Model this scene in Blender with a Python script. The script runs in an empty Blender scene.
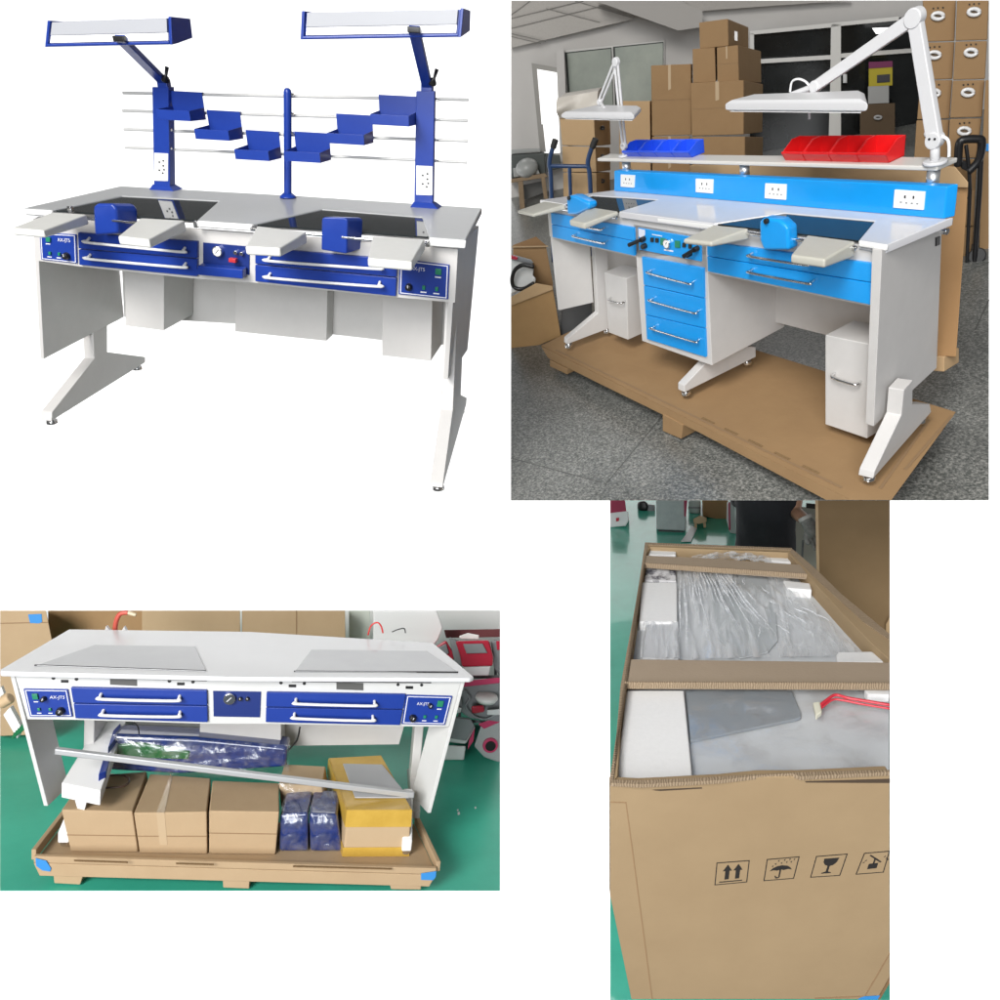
import bpy, bmesh, math, random
from mathutils import Vector, Matrix, Euler
random.seed(7)
SC = bpy.context.scene
COL = SC.collection
F_PX = 700.0
UP = Vector((0, 0, 1))

# ------------------------------------------------------------------ materials
MATS = {}
def mat(name, col, rough=.5, metal=0., spec=.5, noise=None, bump=None, col2=None, coat=0., alpha=None, trans=None, emit=None, stretch=None):
    if name in MATS: return MATS[name]
    m = bpy.data.materials.new(name); m.use_nodes = True
    nt = m.node_tree; b = nt.nodes['Principled BSDF']
    b.inputs['Base Color'].default_value = (*col, 1); b.inputs['Roughness'].default_value = rough
    b.inputs['Metallic'].default_value = metal; b.inputs['Specular IOR Level'].default_value = spec
    b.inputs['Coat Weight'].default_value = coat
    if alpha is not None: b.inputs['Alpha'].default_value = alpha
    if trans is not None: b.inputs['Transmission Weight'].default_value = trans
    if emit is not None:
        b.inputs['Emission Color'].default_value = (*emit[0], 1); b.inputs['Emission Strength'].default_value = emit[1]
    tc = nt.nodes.new('ShaderNodeTexCoord'); src = tc.outputs['Object']
    if stretch:
        mp = nt.nodes.new('ShaderNodeMapping'); mp.inputs['Scale'].default_value = stretch
        nt.links.new(src, mp.inputs['Vector']); src = mp.outputs['Vector']
    if noise:
        sc, lo, hi = noise[:3]
        n = nt.nodes.new('ShaderNodeTexNoise'); n.inputs['Scale'].default_value = sc; n.inputs['Detail'].default_value = 6; n.inputs['Roughness'].default_value = .65
        nt.links.new(src, n.inputs['Vector'])
        r = nt.nodes.new('ShaderNodeValToRGB'); r.color_ramp.elements[0].position = lo; r.color_ramp.elements[1].position = hi
        r.color_ramp.elements[0].color = (*(col2 or [c * .8 for c in col]), 1); r.color_ramp.elements[1].color = (*col, 1)
        nt.links.new(n.outputs['Fac'], r.inputs['Fac']); nt.links.new(r.outputs['Color'], b.inputs['Base Color'])
    if bump:
        n2 = nt.nodes.new('ShaderNodeTexNoise'); n2.inputs['Scale'].default_value = bump[0]; n2.inputs['Detail'].default_value = 4
        nt.links.new(src, n2.inputs['Vector'])
        bp = nt.nodes.new('ShaderNodeBump'); bp.inputs['Strength'].default_value = bump[1]; bp.inputs['Distance'].default_value = .01
        nt.links.new(n2.outputs['Fac'], bp.inputs['Height']); nt.links.new(bp.outputs['Normal'], b.inputs['Normal'])
    MATS[name] = m
    return m

# ------------------------------------------------------------------ geometry
class G:
    def __init__(s): s.v = []; s.f = []
    def add(s, v, f):
        k = len(s.v); s.v += [Vector(p) for p in v]; s.f += [[i + k for i in q] for q in f]; return s
    def __add__(s, o): g = G(); g.add(s.v, s.f); g.add(o.v, o.f); return g
def prism(front, back):
    n = len(front); back = [p + back for p in front] if isinstance(back, Vector) else back
    return G().add(list(front) + list(back), [list(range(n)), list(range(2 * n - 1, n - 1, -1))] + [[(i + 1) % n, i, n + i, n + (i + 1) % n] for i in range(n)])
def box(x0, x1, y0, y1, z0, z1):
    a = [Vector(p) for p in ((x0, y0, z0), (x1, y0, z0), (x1, y1, z0), (x0, y1, z0))]
    return prism(a, Vector((0, 0, z1 - z0)))
def loft(rings):
    n = len(rings[0]); v = [p for r in rings for p in r]; m = len(rings)
    f = [[i * n + k, i * n + (k + 1) % n, (i + 1) * n + (k + 1) % n, (i + 1) * n + k] for i in range(m - 1) for k in range(n)]
    return G().add(v, f + [list(range(n - 1, -1, -1)), list(range((m - 1) * n, m * n))])
def frame_of(d):
    d = d.normalized(); a = Vector((1, 0, 0)) if abs(d.x) < .8 else Vector((0, 1, 0))
    u = d.cross(a).normalized(); return u, d.cross(u)
def tube(pts, r, n=10):
    g = G(); pts = [Vector(p) for p in pts]; v = []; m = len(pts); u = None
    for i, p in enumerate(pts):
        d = (pts[min(i + 1, m - 1)] - pts[max(i - 1, 0)]).normalized()
        if u is None: u, w = frame_of(d)
        else:
            u = (u - d * u.dot(d)).normalized(); w = d.cross(u)
        rr = r[i] if isinstance(r, (list, tuple)) else r
        v += [p + (u * math.cos(2 * math.pi * k / n) + w * math.sin(2 * math.pi * k / n)) * rr for k in range(n)]
    f = [[i * n + k, i * n + (k + 1) % n, (i + 1) * n + (k + 1) % n, (i + 1) * n + k] for i in range(m - 1) for k in range(n)]
    f += [list(range(n - 1, -1, -1)), list(range((m - 1) * n, m * n))]
    return g.add(v, f)
def bez(pts, n=8):
    """smooth curve through points (Catmull-Rom)"""
    pts = [Vector(p) for p in pts]; out = []
    for i in range(len(pts) - 1):
        a = pts[max(i - 1, 0)]; b = pts[i]; c = pts[i + 1]; d = pts[min(i + 2, len(pts) - 1)]
        for k in range(n):
            t = k / n
            out.append(.5 * ((2 * b) + (c - a) * t + (2 * a - 5 * b + 4 * c - d) * t * t + (3 * b - a - 3 * c + d) * t ** 3))
    return out + [pts[-1]]
def cyl(p, q, r, r2=None, n=16): return tube([p, q], [r, r if r2 is None else r2], n)
def ball(c, r, n=10, sz=1.):
    c = Vector(c); v = []; f = []
    for i in range(n + 1):
        t = math.pi * i / n; 
        for k in range(n * 2):
            a = math.pi * k / n; v.append(c + Vector((math.sin(t) * math.cos(a) * r, math.sin(t) * math.sin(a) * r, math.cos(t) * r * sz)))
    m = n * 2
    for i in range(n):
        for k in range(m): f.append([i * m + k, i * m + (k + 1) % m, (i + 1) * m + (k + 1) % m, (i + 1) * m + k])
    return G().add(v, f)
def sheet(P, nu, nv, fn=None, thick=None):
    """bilinear grid over quad P[4] (order around), displaced by fn(u,v)->Vector"""
    a, b, c, d = [Vector(p) for p in P]; v = []
    for j in range(nv + 1):
        for i in range(nu + 1):
            s = i / nu; t = j / nv
            p = a * (1 - s) * (1 - t) + b * s * (1 - t) + c * s * t + d * (1 - s) * t
            v.append(p + (fn(s, t) if fn else Vector((0, 0, 0))))
    f = [[j * (nu + 1) + i, j * (nu + 1) + i + 1, (j + 1) * (nu + 1) + i + 1, (j + 1) * (nu + 1) + i] for j in range(nv) for i in range(nu)]
    return G().add(v, f)

# ------------------------------------------------------------------ one set of the collage = one rigid frame
class Set:
    def __init__(s, yaw, pitch, roll, t):
        E = Matrix.Rotation(roll, 3, 'Y') @ Matrix.Rotation(pitch, 3, 'X') @ Matrix.Rotation(yaw, 3, 'Z')
        T = Vector((t[0], t[2], -t[1]))               # camera sits at the world's origin looking along +Y
        s.M = E.to_4x4(); s.M.translation = T; s.I = s.M.inverted(); s.o = s.I @ Vector((0, 0, 0)); s.R = E
    def ray(s, px, py): return s.R.transposed() @ Vector(((px - 500) / F_PX, 1, (500 - py) / F_PX))
    def hit(s, p, pl):
        d = s.ray(*p); c, n = pl
        return s.o + d * ((c - s.o).dot(n) / d.dot(n))
    def hits(s, ps, pl): return [s.hit(p, pl) for p in ps]
    def face(s, pl):
        c, n = pl; n = n.normalized(); return n if (s.o - c).dot(n) > 0 else -n
    def slab(s, ps, pl, t, off=0.):
        n = s.face(pl); a = s.hits(ps, (pl[0] + n * off, n)); return prism(a, -n * t)
    def cut(s, ps, pl, pl2): return prism(s.hits(ps, pl), s.hits(ps, pl2))
def Z(z): return (Vector((0, 0, z)), Vector((0, 0, 1)))
def Y(y): return (Vector((0, y, 0)), Vector((0, 1, 0)))
def X(x): return (Vector((x, 0, 0)), Vector((1, 0, 0)))
def VP(p, q): d = q - p; return (p.copy(), Vector((d.y, -d.x, 0)).normalized())
def shift(pl, d): return (pl[0] + pl[1].normalized() * d, pl[1])

# ------------------------------------------------------------------ objects
ORG = {}
def tag(o, label=None, cat=None, group=None, kind=None):
    if label: o['label'] = label
    if cat: o['category'] = cat
    if group: o['group'] = group
    if kind: o['kind'] = kind
    return o
def thing(S, name, label, cat, at, group=None):
    o = bpy.data.objects.new(name, None); COL.objects.link(o); at = Vector(at)
    o.empty_display_size = .05; o.matrix_world = S.M @ Matrix.Translation(at); ORG[o.name] = (S, at)
    return tag(o, label, cat, group)
def mesh_obj(name, g, m, at, bevel=0., smooth=False, seg=2):
    me = bpy.data.meshes.new(name); me.from_pydata([p - at for p in g.v], [], g.f)
    bm = bmesh.new(); bm.from_mesh(me); bmesh.ops.remove_doubles(bm, verts=bm.verts, dist=1e-6); bmesh.ops.recalc_face_normals(bm, faces=bm.faces); bm.to_mesh(me); bm.free()
    for x in (m if isinstance(m, (list, tuple)) else [m]): me.materials.append(x)
    o = bpy.data.objects.new(name, me); COL.objects.link(o)
    if bevel:
        b = o.modifiers.new('bevel', 'BEVEL'); b.width = bevel; b.segments = seg; b.limit_method = 'ANGLE'; b.angle_limit = .6
        b.harden_normals = False
    if smooth or bevel:
        me.polygons.foreach_set('use_smooth', [True] * len(me.polygons))
        if not smooth or smooth == 'auto':
            w = o.modifiers.new('wn', 'WEIGHTED_NORMAL'); w.keep_sharp = False; w.weight = 100
    return o
def part(par, name, g, m, bevel=0., smooth=False, label=None, kind=None):
    S, at = ORG[par.name]; o = mesh_obj(name, g, m, at, bevel, smooth); o.parent = par; ORG[o.name] = (S, at)
    if label: o['label'] = label
    if kind: o['kind'] = kind
    return o
def solo(S, name, label, cat, g, m, bevel=0., smooth=False, group=None, kind=None):
    at = sum(g.v, Vector()) / len(g.v); at.z = min(p.z for p in g.v)
    o = mesh_obj(name, g, m, at, bevel, smooth); o.matrix_world = S.M @ Matrix.Translation(at); ORG[o.name] = (S, at)
    return tag(o, label, cat, group, kind)
def struct(S, name, g, m, bevel=0.):
    o = solo(S, name, None, None, g, m, bevel); o['kind'] = 'structure'; return o
def copy_thing(o, vec, label=None, group=None):
    """a copy of a thing and its parts moved by vec inside its own set"""
    S, at = ORG[o.name]
    def cp(a, par):
        c = a.copy(); COL.objects.link(c)
        if par is not None: c.parent = par
        for ch in [x for x in a.children]: cp(ch, c)
        return c
    c = cp(o, None); c.matrix_world = S.M @ Matrix.Translation(at + vec); ORG[c.name] = (S, at + vec)
    if label: c['label'] = label
    if group: c['group'] = group
    return c
def words(par, name, body, p, q, size, m, lift=.0015):
    """lettering starting at local point p, running towards q, upright in the plane spanned with z"""
    S, at = ORG[par.name]
    cu = bpy.data.curves.new(name, 'FONT'); cu.body = body; cu.size = size; cu.extrude = .0004; cu.materials.append(m)
    tmp = bpy.data.objects.new('tmp', cu); COL.objects.link(tmp); bpy.context.view_layer.update()
    me = bpy.data.meshes.new_from_object(tmp.evaluated_get(bpy.context.evaluated_depsgraph_get())); bpy.data.objects.remove(tmp)
    o = bpy.data.objects.new(name, me); COL.objects.link(o); o.parent = par; ORG[o.name] = (S, at)
    x = (q - p).normalized(); y = UP - x * x.z; y.normalize(); z = x.cross(y)
    Mx = Matrix((x, y, z)).transposed().to_4x4(); Mx.translation = p + z * lift - at; o.matrix_local = Mx
    return o
def bar_handle(S, p, q, pl, out, r=.006, rise=.01, base=.014):
    """bar handle whose rod is seen at pixels p..q, standing off the plane pl"""
    n = S.face(pl); pl2 = (pl[0] + n * out, pl[1]); a, b = S.hit(p, pl2), S.hit(q, pl2); d = (b - a).normalized(); e = .012
    a0 = a - n * (out - base) + UP * rise - d * .004; b0 = b - n * (out - base) + UP * rise + d * .004
    return tube(bez([a0, a0 * .35 + a * .65 - d * .002, a + d * e, b - d * e, b0 * .35 + b * .65 + d * .002, b0], 5), r, 10)

# ------------------------------------------------------------------ palette
GREY_WHITE = mat('painted_steel_greywhite', (.60, .585, .57), .42, noise=(14, .2, .8), col2=(.56, .545, .53), bump=(350, .02))
WHITE_TOP = mat('laminate_top', (.43, .44, .445), .28, noise=(8, .2, .8), col2=(.40, .41, .415))
WHITE_EDGE = mat('laminate_edge', (.78, .78, .77), .3)
PAD = mat('moulded_pad', (.70, .70, .67), .4, noise=(40, .2, .8), col2=(.66, .66, .63), bump=(400, .02))
BLUE = mat('dark_blue_enamel', (.012, .045, .30), .3, spec=.5, noise=(20, .2, .8), col2=(.010, .038, .27), bump=(500, .015))
CHROME = mat('chrome', (.78, .78, .78), .16, metal=1.)
ALU = mat('satin_aluminium', (.72, .72, .72), .38, metal=.85, stretch=(1, 1, 1))
WHITE_METAL = mat('white_enamel', (.78, .78, .78), .35)
RAIL = mat('rail_grey', (.50, .50, .49), .35)
LAMPW = mat('lamp_white', (.62, .62, .63), .35)
BLACK = mat('black_plastic', (.012, .012, .013), .35)
BLACK_GLASS = mat('black_glass', (.022, .026, .027), .04, spec=.22)
SOCKET = mat('white_socket_plastic', (.82, .82, .81), .3)
GREEN_SW = mat('green_switch', (.02, .22, .12), .3)
LETTER = mat('white_print', (.8, .8, .85), .5)
INK = mat('black_ink', (.015, .013, .012), .7)
RUBBER = mat('black_rubber', (.02, .02, .02), .6)
TUBE_LIT = mat('lamp_tube_lit', (.9, .9, .9), .4, emit=((1, 1, .98), .35))

def film_mat(name, lo, hi, scale=(1, 1, 1), sc=14, tint=(.9, .93, .96), rough=.14, bump=.6, diff=0., fmin=.42, fmax=.72):
    """clear plastic film: see-through, with glossy, whitened creases"""
    m = bpy.data.materials.new(name); m.use_nodes = True; nt = m.node_tree; nt.nodes.clear()
    out = nt.nodes.new('ShaderNodeOutputMaterial'); mx = nt.nodes.new('ShaderNodeMixShader'); tr = nt.nodes.new('ShaderNodeBsdfTransparent'); gl = nt.nodes.new('ShaderNodeBsdfGlossy')
    gl.inputs['Roughness'].default_value = rough; gl.inputs['Color'].default_value = (*tint, 1)
    tc = nt.nodes.new('ShaderNodeTexCoord'); mp = nt.nodes.new('ShaderNodeMapping'); mp.inputs['Scale'].default_value = scale
    n = nt.nodes.new('ShaderNodeTexNoise'); n.inputs['Scale'].default_value = sc; n.inputs['Detail'].default_value = 5; n.inputs['Distortion'].default_value = .6
    r = nt.nodes.new('ShaderNodeMapRange'); r.inputs['From Min'].default_value = fmin; r.inputs['From Max'].default_value = fmax; r.inputs['To Min'].default_value = lo; r.inputs['To Max'].default_value = hi
    bp = nt.nodes.new('ShaderNodeBump'); bp.inputs['Strength'].default_value = bump; bp.inputs['Distance'].default_value = .02
    L = nt.links.new
    L(tc.outputs['Object'], mp.inputs['Vector']); L(mp.outputs['Vector'], n.inputs['Vector']); L(n.outputs['Fac'], r.inputs['Value']); L(n.outputs['Fac'], bp.inputs['Height'])
    L(bp.outputs['Normal'], gl.inputs['Normal']); L(r.outputs['Result'], mx.inputs['Fac']); L(tr.outputs['BSDF'], mx.inputs[1]); gd = nt.nodes.new('ShaderNodeMixShader'); df = nt.nodes.new('ShaderNodeBsdfDiffuse'); df.inputs['Color'].default_value = (.85, .87, .9, 1); gd.inputs['Fac'].default_value = diff  # diffuse white paints highlights into the streaks
    L(gl.outputs['BSDF'], gd.inputs[1]); L(df.outputs['BSDF'], gd.inputs[2]); L(gd.outputs['Shader'], mx.inputs[2]); L(mx.outputs['Shader'], out.inputs['Surface'])
    MATS[name] = m; return m
# =================================================================== SET ONE: dark blue double bench on white
A = Set(-0.11768, 0.54828, 0.04703, (-1.9692, -0.36056, 3.32551))
T = Z(.956)
def bench_one():
    S = A; H = .956
    fl, fr = S.hit((22, 208.5), T), S.hit((466, 240.5), T)
    FR = VP(fl, fr); nF = S.face(FR)                      # plane of the table's front edge
    FP = shift(FR, -.03 if nF.dot(FR[1]) > 0 else .03)    # front panel, set back under the edge
    b = thing(S, 'jewellers_workbench', 'double workbench with dark blue drawers, posts and rails standing on plain white', 'workbench', S.hit((240, 400), Z(0)))
    # table top with two glazed bays
    top = [(23, 208), (120, 186), (300, 196), (482, 208), (466, 239.5), (429, 236.8), (422, 216.8), (322, 209), (253.6, 224.2), (197, 220.2), (219, 200.6), (122, 195.6), (52, 210)]
    part(b, 'tabletop', S.slab(top, T, .028), [WHITE_TOP], .006)
    for q in ([(52, 210), (122, 195.6), (219, 200.6), (197, 220.2)], [(253.6, 224.2), (322, 209), (422, 216.8), (429, 236.8)]):
        part(b, 'glass_panel', S.slab(q, T, .006, -.004), BLACK_GLASS)
        part(b, 'glass_tray', S.slab(q, T, .012, -.0105), GREY_WHITE)
    for q in ([(22.5, 209), (52, 210.8), (52, 216.5), (23, 214.5)], [(197, 221), (252.5, 224.6), (251, 231), (197, 227)], [(429, 237.8), (466.2, 240.8), (465, 248.6), (429, 246)]):
        part(b, 'front_edging', S.slab(q, FR, .012, .006), WHITE_EDGE, .004)
    # apron and drawers
    part(b, 'apron', S.slab([(36, 217), (458, 249), (455, 303), (396, 297.5), (255, 283), (198, 279), (78, 266.5), (38, 261)], FP, .02), GREY_WHITE, .002)
    for (q1, q2, hs) in (([(77.5, 232.5), (197, 241.5), (197, 258.3), (78.3, 248.6)], [(78.4, 249.4), (197, 259.1), (197, 276.5), (79, 265)], (((87, 242.5), (181, 252)), ((88, 259), (182, 267.5)))),
                         ([(255, 247.5), (397, 259.5), (396.5, 277.2), (255, 263.8)], [(255, 264.7), (396.5, 278.1), (395.6, 296.5), (255, 281.5)], (((268.5, 261), (377, 269)), ((268.8, 278), (377, 286.5))))):
        for q, h in zip((q1, q2), hs):
            d = part(b, 'drawer', S.slab(q, FP, .022, .016), BLUE, .003)
            part(d, 'handle', bar_handle(S, h[0], h[1], FP, .045, .0055, .012, .016), WHITE_METAL, smooth=True)
    # control panels
    for q, mir in (([(39.3, 232.8), (75.8, 234.6), (76.9, 263.6), (41, 259.6)], 0), ([(399.5, 259), (449.5, 265), (448, 299.6), (398.5, 294.2)], 1)):
        a0, a1, a2, a3 = [Vector(p) for p in q]
        def at(u, v): return tuple((a0 * (1 - u) + a1 * u) * (1 - v) + (a3 * (1 - u) + a2 * u) * v)
        rec = lambda u0, v0, u1, v1: [at(u0, v0), at(u1, v0), at(u1, v1), at(u0, v1)]
        cp = part(b, 'control_panel', S.slab(q, FP, .01, .008), BLUE, .002)
        g = G()
        for r in ((.03, .03, .97, .055), (.03, .945, .97, .97), (.03, .055, .05, .945), (.95, .055, .97, .945)): g += S.slab(rec(*r), FP, .001, .0093)
        part(cp, 'border_line', g, LETTER)
        sx = (lambda u: 1 - u) if mir else (lambda u: u)
        for u, v, w, h in ((.22, .24, .12, .17), (.24, .74, .06, .12), (.50, .74, .06, .12)):
            u = sx(u); part(cp, 'switch', S.slab(rec(u - w / 2, v - h / 2, u + w / 2, v + h / 2), FP, .008, .016), GREEN_SW, .0015)
            part(cp, 'caption', S.slab(rec(u - .06, v + h / 2 + .05, u + .06, v + h / 2 + .085), FP, .001, .0093), LETTER)
        c = S.hit(at(sx(.78), .74), FP) + nF * .008
        k = part(cp, 'knob', cyl(c, c + nF * .022, .015, .012), BLACK, .002, True)
        kp = c + nF * .0235
        part(k, 'pointer', tube([kp, kp + UP * .011], .0016, 6), LETTER)
        u0, u1 = (.24, .5) if mir else (.54, .8)
        words(cp, 'lettering', 'AX-JT5', S.hit(at(u0, .25), FP) + nF * .008, S.hit(at(u1, .25), FP) + nF * .008, .019, LETTER)
    # centre niche with air gauge and blue tray
    nq = [(203, 242.5), (249.5, 246.5), (249.3, 275), (203, 270.5)]
    n = part(b, 'air_panel', S.slab(nq, FP, .004, .004), mat('blue_enamel_shaded', (.012, .03, .17), .3), .001)  # niche shade is put into the panel's darker blue
    c = S.hit((219.5, 250.7), FP) + nF * .004
    gg = part(n, 'gauge', cyl(c, c + nF * .018, .021, n=24), CHROME, .002)
    part(gg, 'dial', cyl(c + nF * .018, c + nF * .0195, .017, n=24), SOCKET)
    part(gg, 'needle', tube([c + nF * .0205 + Vector((-.006, 0, -.006)), c + nF * .0205 + Vector((.01, 0, .01))], .0012, 6), BLACK)
    for p in ((237, 252), (243, 253)):
        c2 = S.hit(p, FP) + nF * .004; part(n, 'valve', cyl(c2, c2 + nF * .014, .008), CHROME, .001)
    tq = S.hits([(204, 262), (248, 266), (248, 275), (201, 271)], FP)
    tr = part(b, 'tray', prism([p + nF * .012 for p in tq], [p + nF * .05 + (Vector((0, 0, -.004))) for p in tq]), BLUE, .003)
    part(tr, 'red_tip', prism([p + nF * .02 for p in S.hits([(233, 256), (240, 257), (240, 261), (233, 260)], FP)], nF * .02), mat('red_plastic', (.5, .03, .04), .4), .002)
    # arm pads, rods and bench pins
    ZP = Z(H + .004)
    for q, d in (([(52, 212), (87, 214.3), (43.5, 230.5), (11, 227.8)], .022), ([(140, 218), (185, 220.3), (149, 239.5), (117.5, 236)], .026), ([(257, 225.8), (306.5, 231.8), (280, 248), (245, 246)], .026), ([(372, 236), (425, 239), (412, 261.8), (367.5, 258)], .026)):
        a = S.hits(q, ZP); low = [p + Vector((0, 0, -d - .004)) for p in a]
        low[0] = low[0] + Vector((0, 0, -.012)); low[1] = low[1] + Vector((0, 0, -.012))
        part(b, 'arm_pad', prism(a, low), PAD, .007)
    for (p, q) in (((88, 216.5), (186, 225)), ((255, 227), (428, 243))):
        part(b, 'rod', cyl(S.hit(p, shift(FR, 0)) + nF * .035, S.hit(q, FR) + nF * .035, .006), CHROME, smooth='auto')
    for q, rx in (([(92.5, 206), (97, 203.2), (112, 203.2), (116, 209), (117.5, 234), (94, 236)], (125, 212)), ([(321.6, 219), (324, 217), (345, 217.5), (347.5, 220), (346.5, 254), (321, 250)], (355, 222))):
        a = S.hits(q, (FR[0] + nF * .06, FR[1]))
        bk = [p + Vector((.028 if i in (2, 3, 4) else 0., 0, -.014 if i in (0, 1, 2, 3) else 0)) - nF * .10 for i, p in enumerate(a)]
        pn = part(b, 'bench_pin_holder', prism(a, bk), BLUE, .016)
        c = (a[0] + a[4]) / 2
        part(pn, 'locking_screw', cyl(c + Vector((.03, 0, 0)), c + Vector((.075, 0, -.0)), .004), CHROME)
    for p in ((71.5, 209), (197, 224), (428, 243)):
        c = S.hit(p, FR); part(b, 'bracket', box(c.x - .008, c.x + .008, c.y - .015, c.y + .002, c.z - .012, c.z + .012), CHROME, .002)
    # side panels, back panel, hanging boxes
    lq = S.hits([(36.5, 217), (44, 359)], FP)
    SL = (lq[0], Vector((1, 0, 0))); a = S.hit((36.5, 219), FP); c = S.hit((44, 359), FP)
    back = .52
    def sidep(tf, bf, bx_t, bx_b, zb, th):
        return prism([tf, bf, Vector((bx_b, bf.y + back, zb)), Vector((bx_t, tf.y + back, tf.z))], Vector((th, 0, 0)))
    rb = S.hit((124, 317), Y(c.y + back))
    part(b, 'side_panel', sidep(a, c, a.x, rb.x, rb.z, -.018), GREY_WHITE, .002)
    a2 = S.hit((456.5, 250), FP); c2 = S.hit((448, 379), FP)
    rb2 = S.hit((467.5, 350), Y(c2.y + back))
    part(b, 'side_panel', sidep(a2, c2, a2.x, rb2.x, rb2.z, -.02), GREY_WHITE, .002)
    BY = Y(c.y + back - .01)
    part(b, 'back_panel', S.slab([(121, 250), (452, 285), (443, 345), (380, 340), (240, 324), (124, 317)], BY, .015), GREY_WHITE, .002)
    for q, dp in (([(124, 262), (164, 266), (164, 330.5), (125.5, 325.8)], .27), ([(235, 272), (327.5, 280), (326.5, 341), (235, 331.5)], .09), ([(382, 288), (432.5, 294), (431, 361), (382, 355.5)], .24)):
        pl = Y(BY[0].y - dp); fq = S.hits(q, pl); part(b, 'dust_box', prism(fq, Vector((0, dp - .002, 0))), GREY_WHITE, .003)
    # legs: flat T shaped columns on splayed feet
    p0 = S.hit((51.3, 424), Z(.03)); XL = X(p0.x)
    lp = [(51.3, 421.5), (52, 412), (94.3, 358.5), (90, 262), (107.5, 264), (107.5, 352), (145.5, 357), (145.5, 362.5)]
    fq = S.hits(lp, XL); L = part(b, 'leg', prism(fq, Vector((-.055, 0, 0))), GREY_WHITE, .004)
    def pads(L, fq):
        for p in ((fq[0] + Vector((-.027, .035, 0))), (fq[7] + Vector((-.027, -.04, 0)))):
            part(L, 'foot_pad', cyl(p + Vector((0, 0, .004)), p + Vector((0, 0, -.012)), .01) + cyl(p + Vector((0, 0, -.012)), p + Vector((0, 0, -.026)), .024, .027), CHROME, .002)
    pads(L, fq)
    g0, g1 = S.hit((442.6, 487.5), Z(.03)), S.hit((466, 404), Z(.03)); RL = VP(g0, g1)
    fr_ = S.hits([(442.8, 488), (443.6, 480.5), (453, 410), (458, 300), (465, 295), (460.8, 394.6), (466.8, 397.6), (466.2, 404.8)], RL)
    L2 = part(b, 'leg', prism(fr_, Vector((-.055, 0, 0))), GREY_WHITE, .004); pads(L2, fr_)
    # posts on the back of the top
    PY = S.hit((165, 189), T).y; PP = Y(PY - .03)
    for q, dp in (([(152, 87), (168.3, 87), (169.5, 187.5), (153.5, 187)], .05), ([(416, 91), (434.5, 91), (432.7, 204), (414, 203.5)], .03)):
        f = S.hits(q, PP); f[2].z = f[3].z = H + .002
        p = part(b, 'post', prism(f, Vector((.0, dp, 0))), BLUE, .003)
        fl_ = [Vector((f[3].x - .014, PY - .05, H)), Vector((f[2].x + .03, PY - .05, H)), Vector((f[2].x + .03, PY + .04, H)), Vector((f[3].x - .014, PY + .04, H))]
        up = [Vector((f[3].x - .001, PY - .032, H + .022)), Vector((f[2].x + .001, PY - .032, H + .022)), Vector((f[2].x + .001, PY + .022, H + .022)), Vector((f[3].x - .001, PY + .022, H + .022))]
        part(p, 'flange', prism(fl_, up), BLUE, .002)
        y0, y1, x0, x1 = (152.8, 180.8, 154, 168) if dp > .04 else (165.5, 195, 416, 432.6)
        so = part(p, 'socket', S.slab([(x0, y0), (x1, y0 + .8), (x1 - .2, y1 + .5), (x0, y1)], PP, .006, .004), SOCKET, .002)
        for u, v in ((.42, .33), (.42, .62), (.7, .28), (.7, .46), (.75, .6), (.66, .72)):
            c = S.hit((x0 + (x1 - x0) * u, y0 + (y1 - y0) * v), PP) + Vector((0, -.0045, 0))
            part(so, 'slot', box(c.x - .004, c.x + .004, c.y - .001, c.y + .002, c.z - .0035, c.z + .0035), BLACK)
    pa, pb = S.hit((287.6, 88), shift(PP, .01)), S.hit((287.8, 195), shift(PP, .01)); r = .0175; dv = pb - pa
    p = part(b, 'centre_post', tube([pb, pa - dv * -.04, pa - dv * -.012, pa], [r, r, r * .8, r * .35], 20), BLUE, smooth='auto')
    part(p, 'flange', tube([Vector((pb.x, pb.y, H)), Vector((pb.x, pb.y, H + .008)), Vector((pb.x, pb.y, H + .024))], [r + .02, r + .02, r], 20), BLUE, smooth='auto')
    PR = Y(PY + .012)
    rails = [((123, 93), (468.5, 99.8)), ((122.5, 110.7), (467.5, 120.7)), ((124, 129.3), (467.8, 141)), ((125, 147.3), (467, 162.3))]
    for p, q in rails:
        part(b, 'rail', cyl(S.hit(p, PR), S.hit(q, PR), .0062, n=12), RAIL, smooth='auto')
    # dark bolt heads where rails cross the posts
    for x, ys in ((168.6, (130, 148.5)), (436.5, (100, 120, 140.5, 161)), (290.8, (94.5, 114, 133, 152))):
        for y in ys:
            c = S.hit((x, y), PP); part(b, 'bolt', cyl(c + Vector((-.004, .012, 0)), c + Vector((.008, .012, 0)), .006, n=10), CHROME)
    return b, PY
bench1, PY1 = bench_one()

# six small blue trays hooked on the rails
def tray_on_rail(tl, tr, lip_dx, lip_y, label):
    S = A; PR = Y(PY1 - .005)
    a, c = S.hit(tl, PR), S.hit(tr, PR); w = c.x - a.x; z0 = a.z + .004
    o = thing(S, 'parts_tray', label, 'tray', (a.x, a.y, z0 - .11), 'blue trays hooked on the rails')
    m = Matrix.Identity(3); d = .135; hb = .108; hl = .040; t = .003
    base = z0 - hb
    part(o, 'back_plate', box(a.x, a.x + w, a.y - t, a.y, base, z0) + box(a.x, a.x + w, a.y, a.y + .016, z0 - t, z0), BLUE, .001)
    part(o, 'pan', box(a.x, a.x + w, a.y - d, a.y - t, base, base + t) + box(a.x, a.x + w, a.y - d - t, a.y - d, base, base + hl)
         , BLUE, .001)
    for x in (a.x, a.x + w - t):
        s = [Vector((x, a.y - d, base + t)), Vector((x, a.y - t, base + t)), Vector((x, a.y - t, z0 - .060)), Vector((x, a.y - d, base + hl))]
        part(o, 'end_plate', prism(s, Vector((t, 0, 0))), BLUE)
    return o
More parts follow.
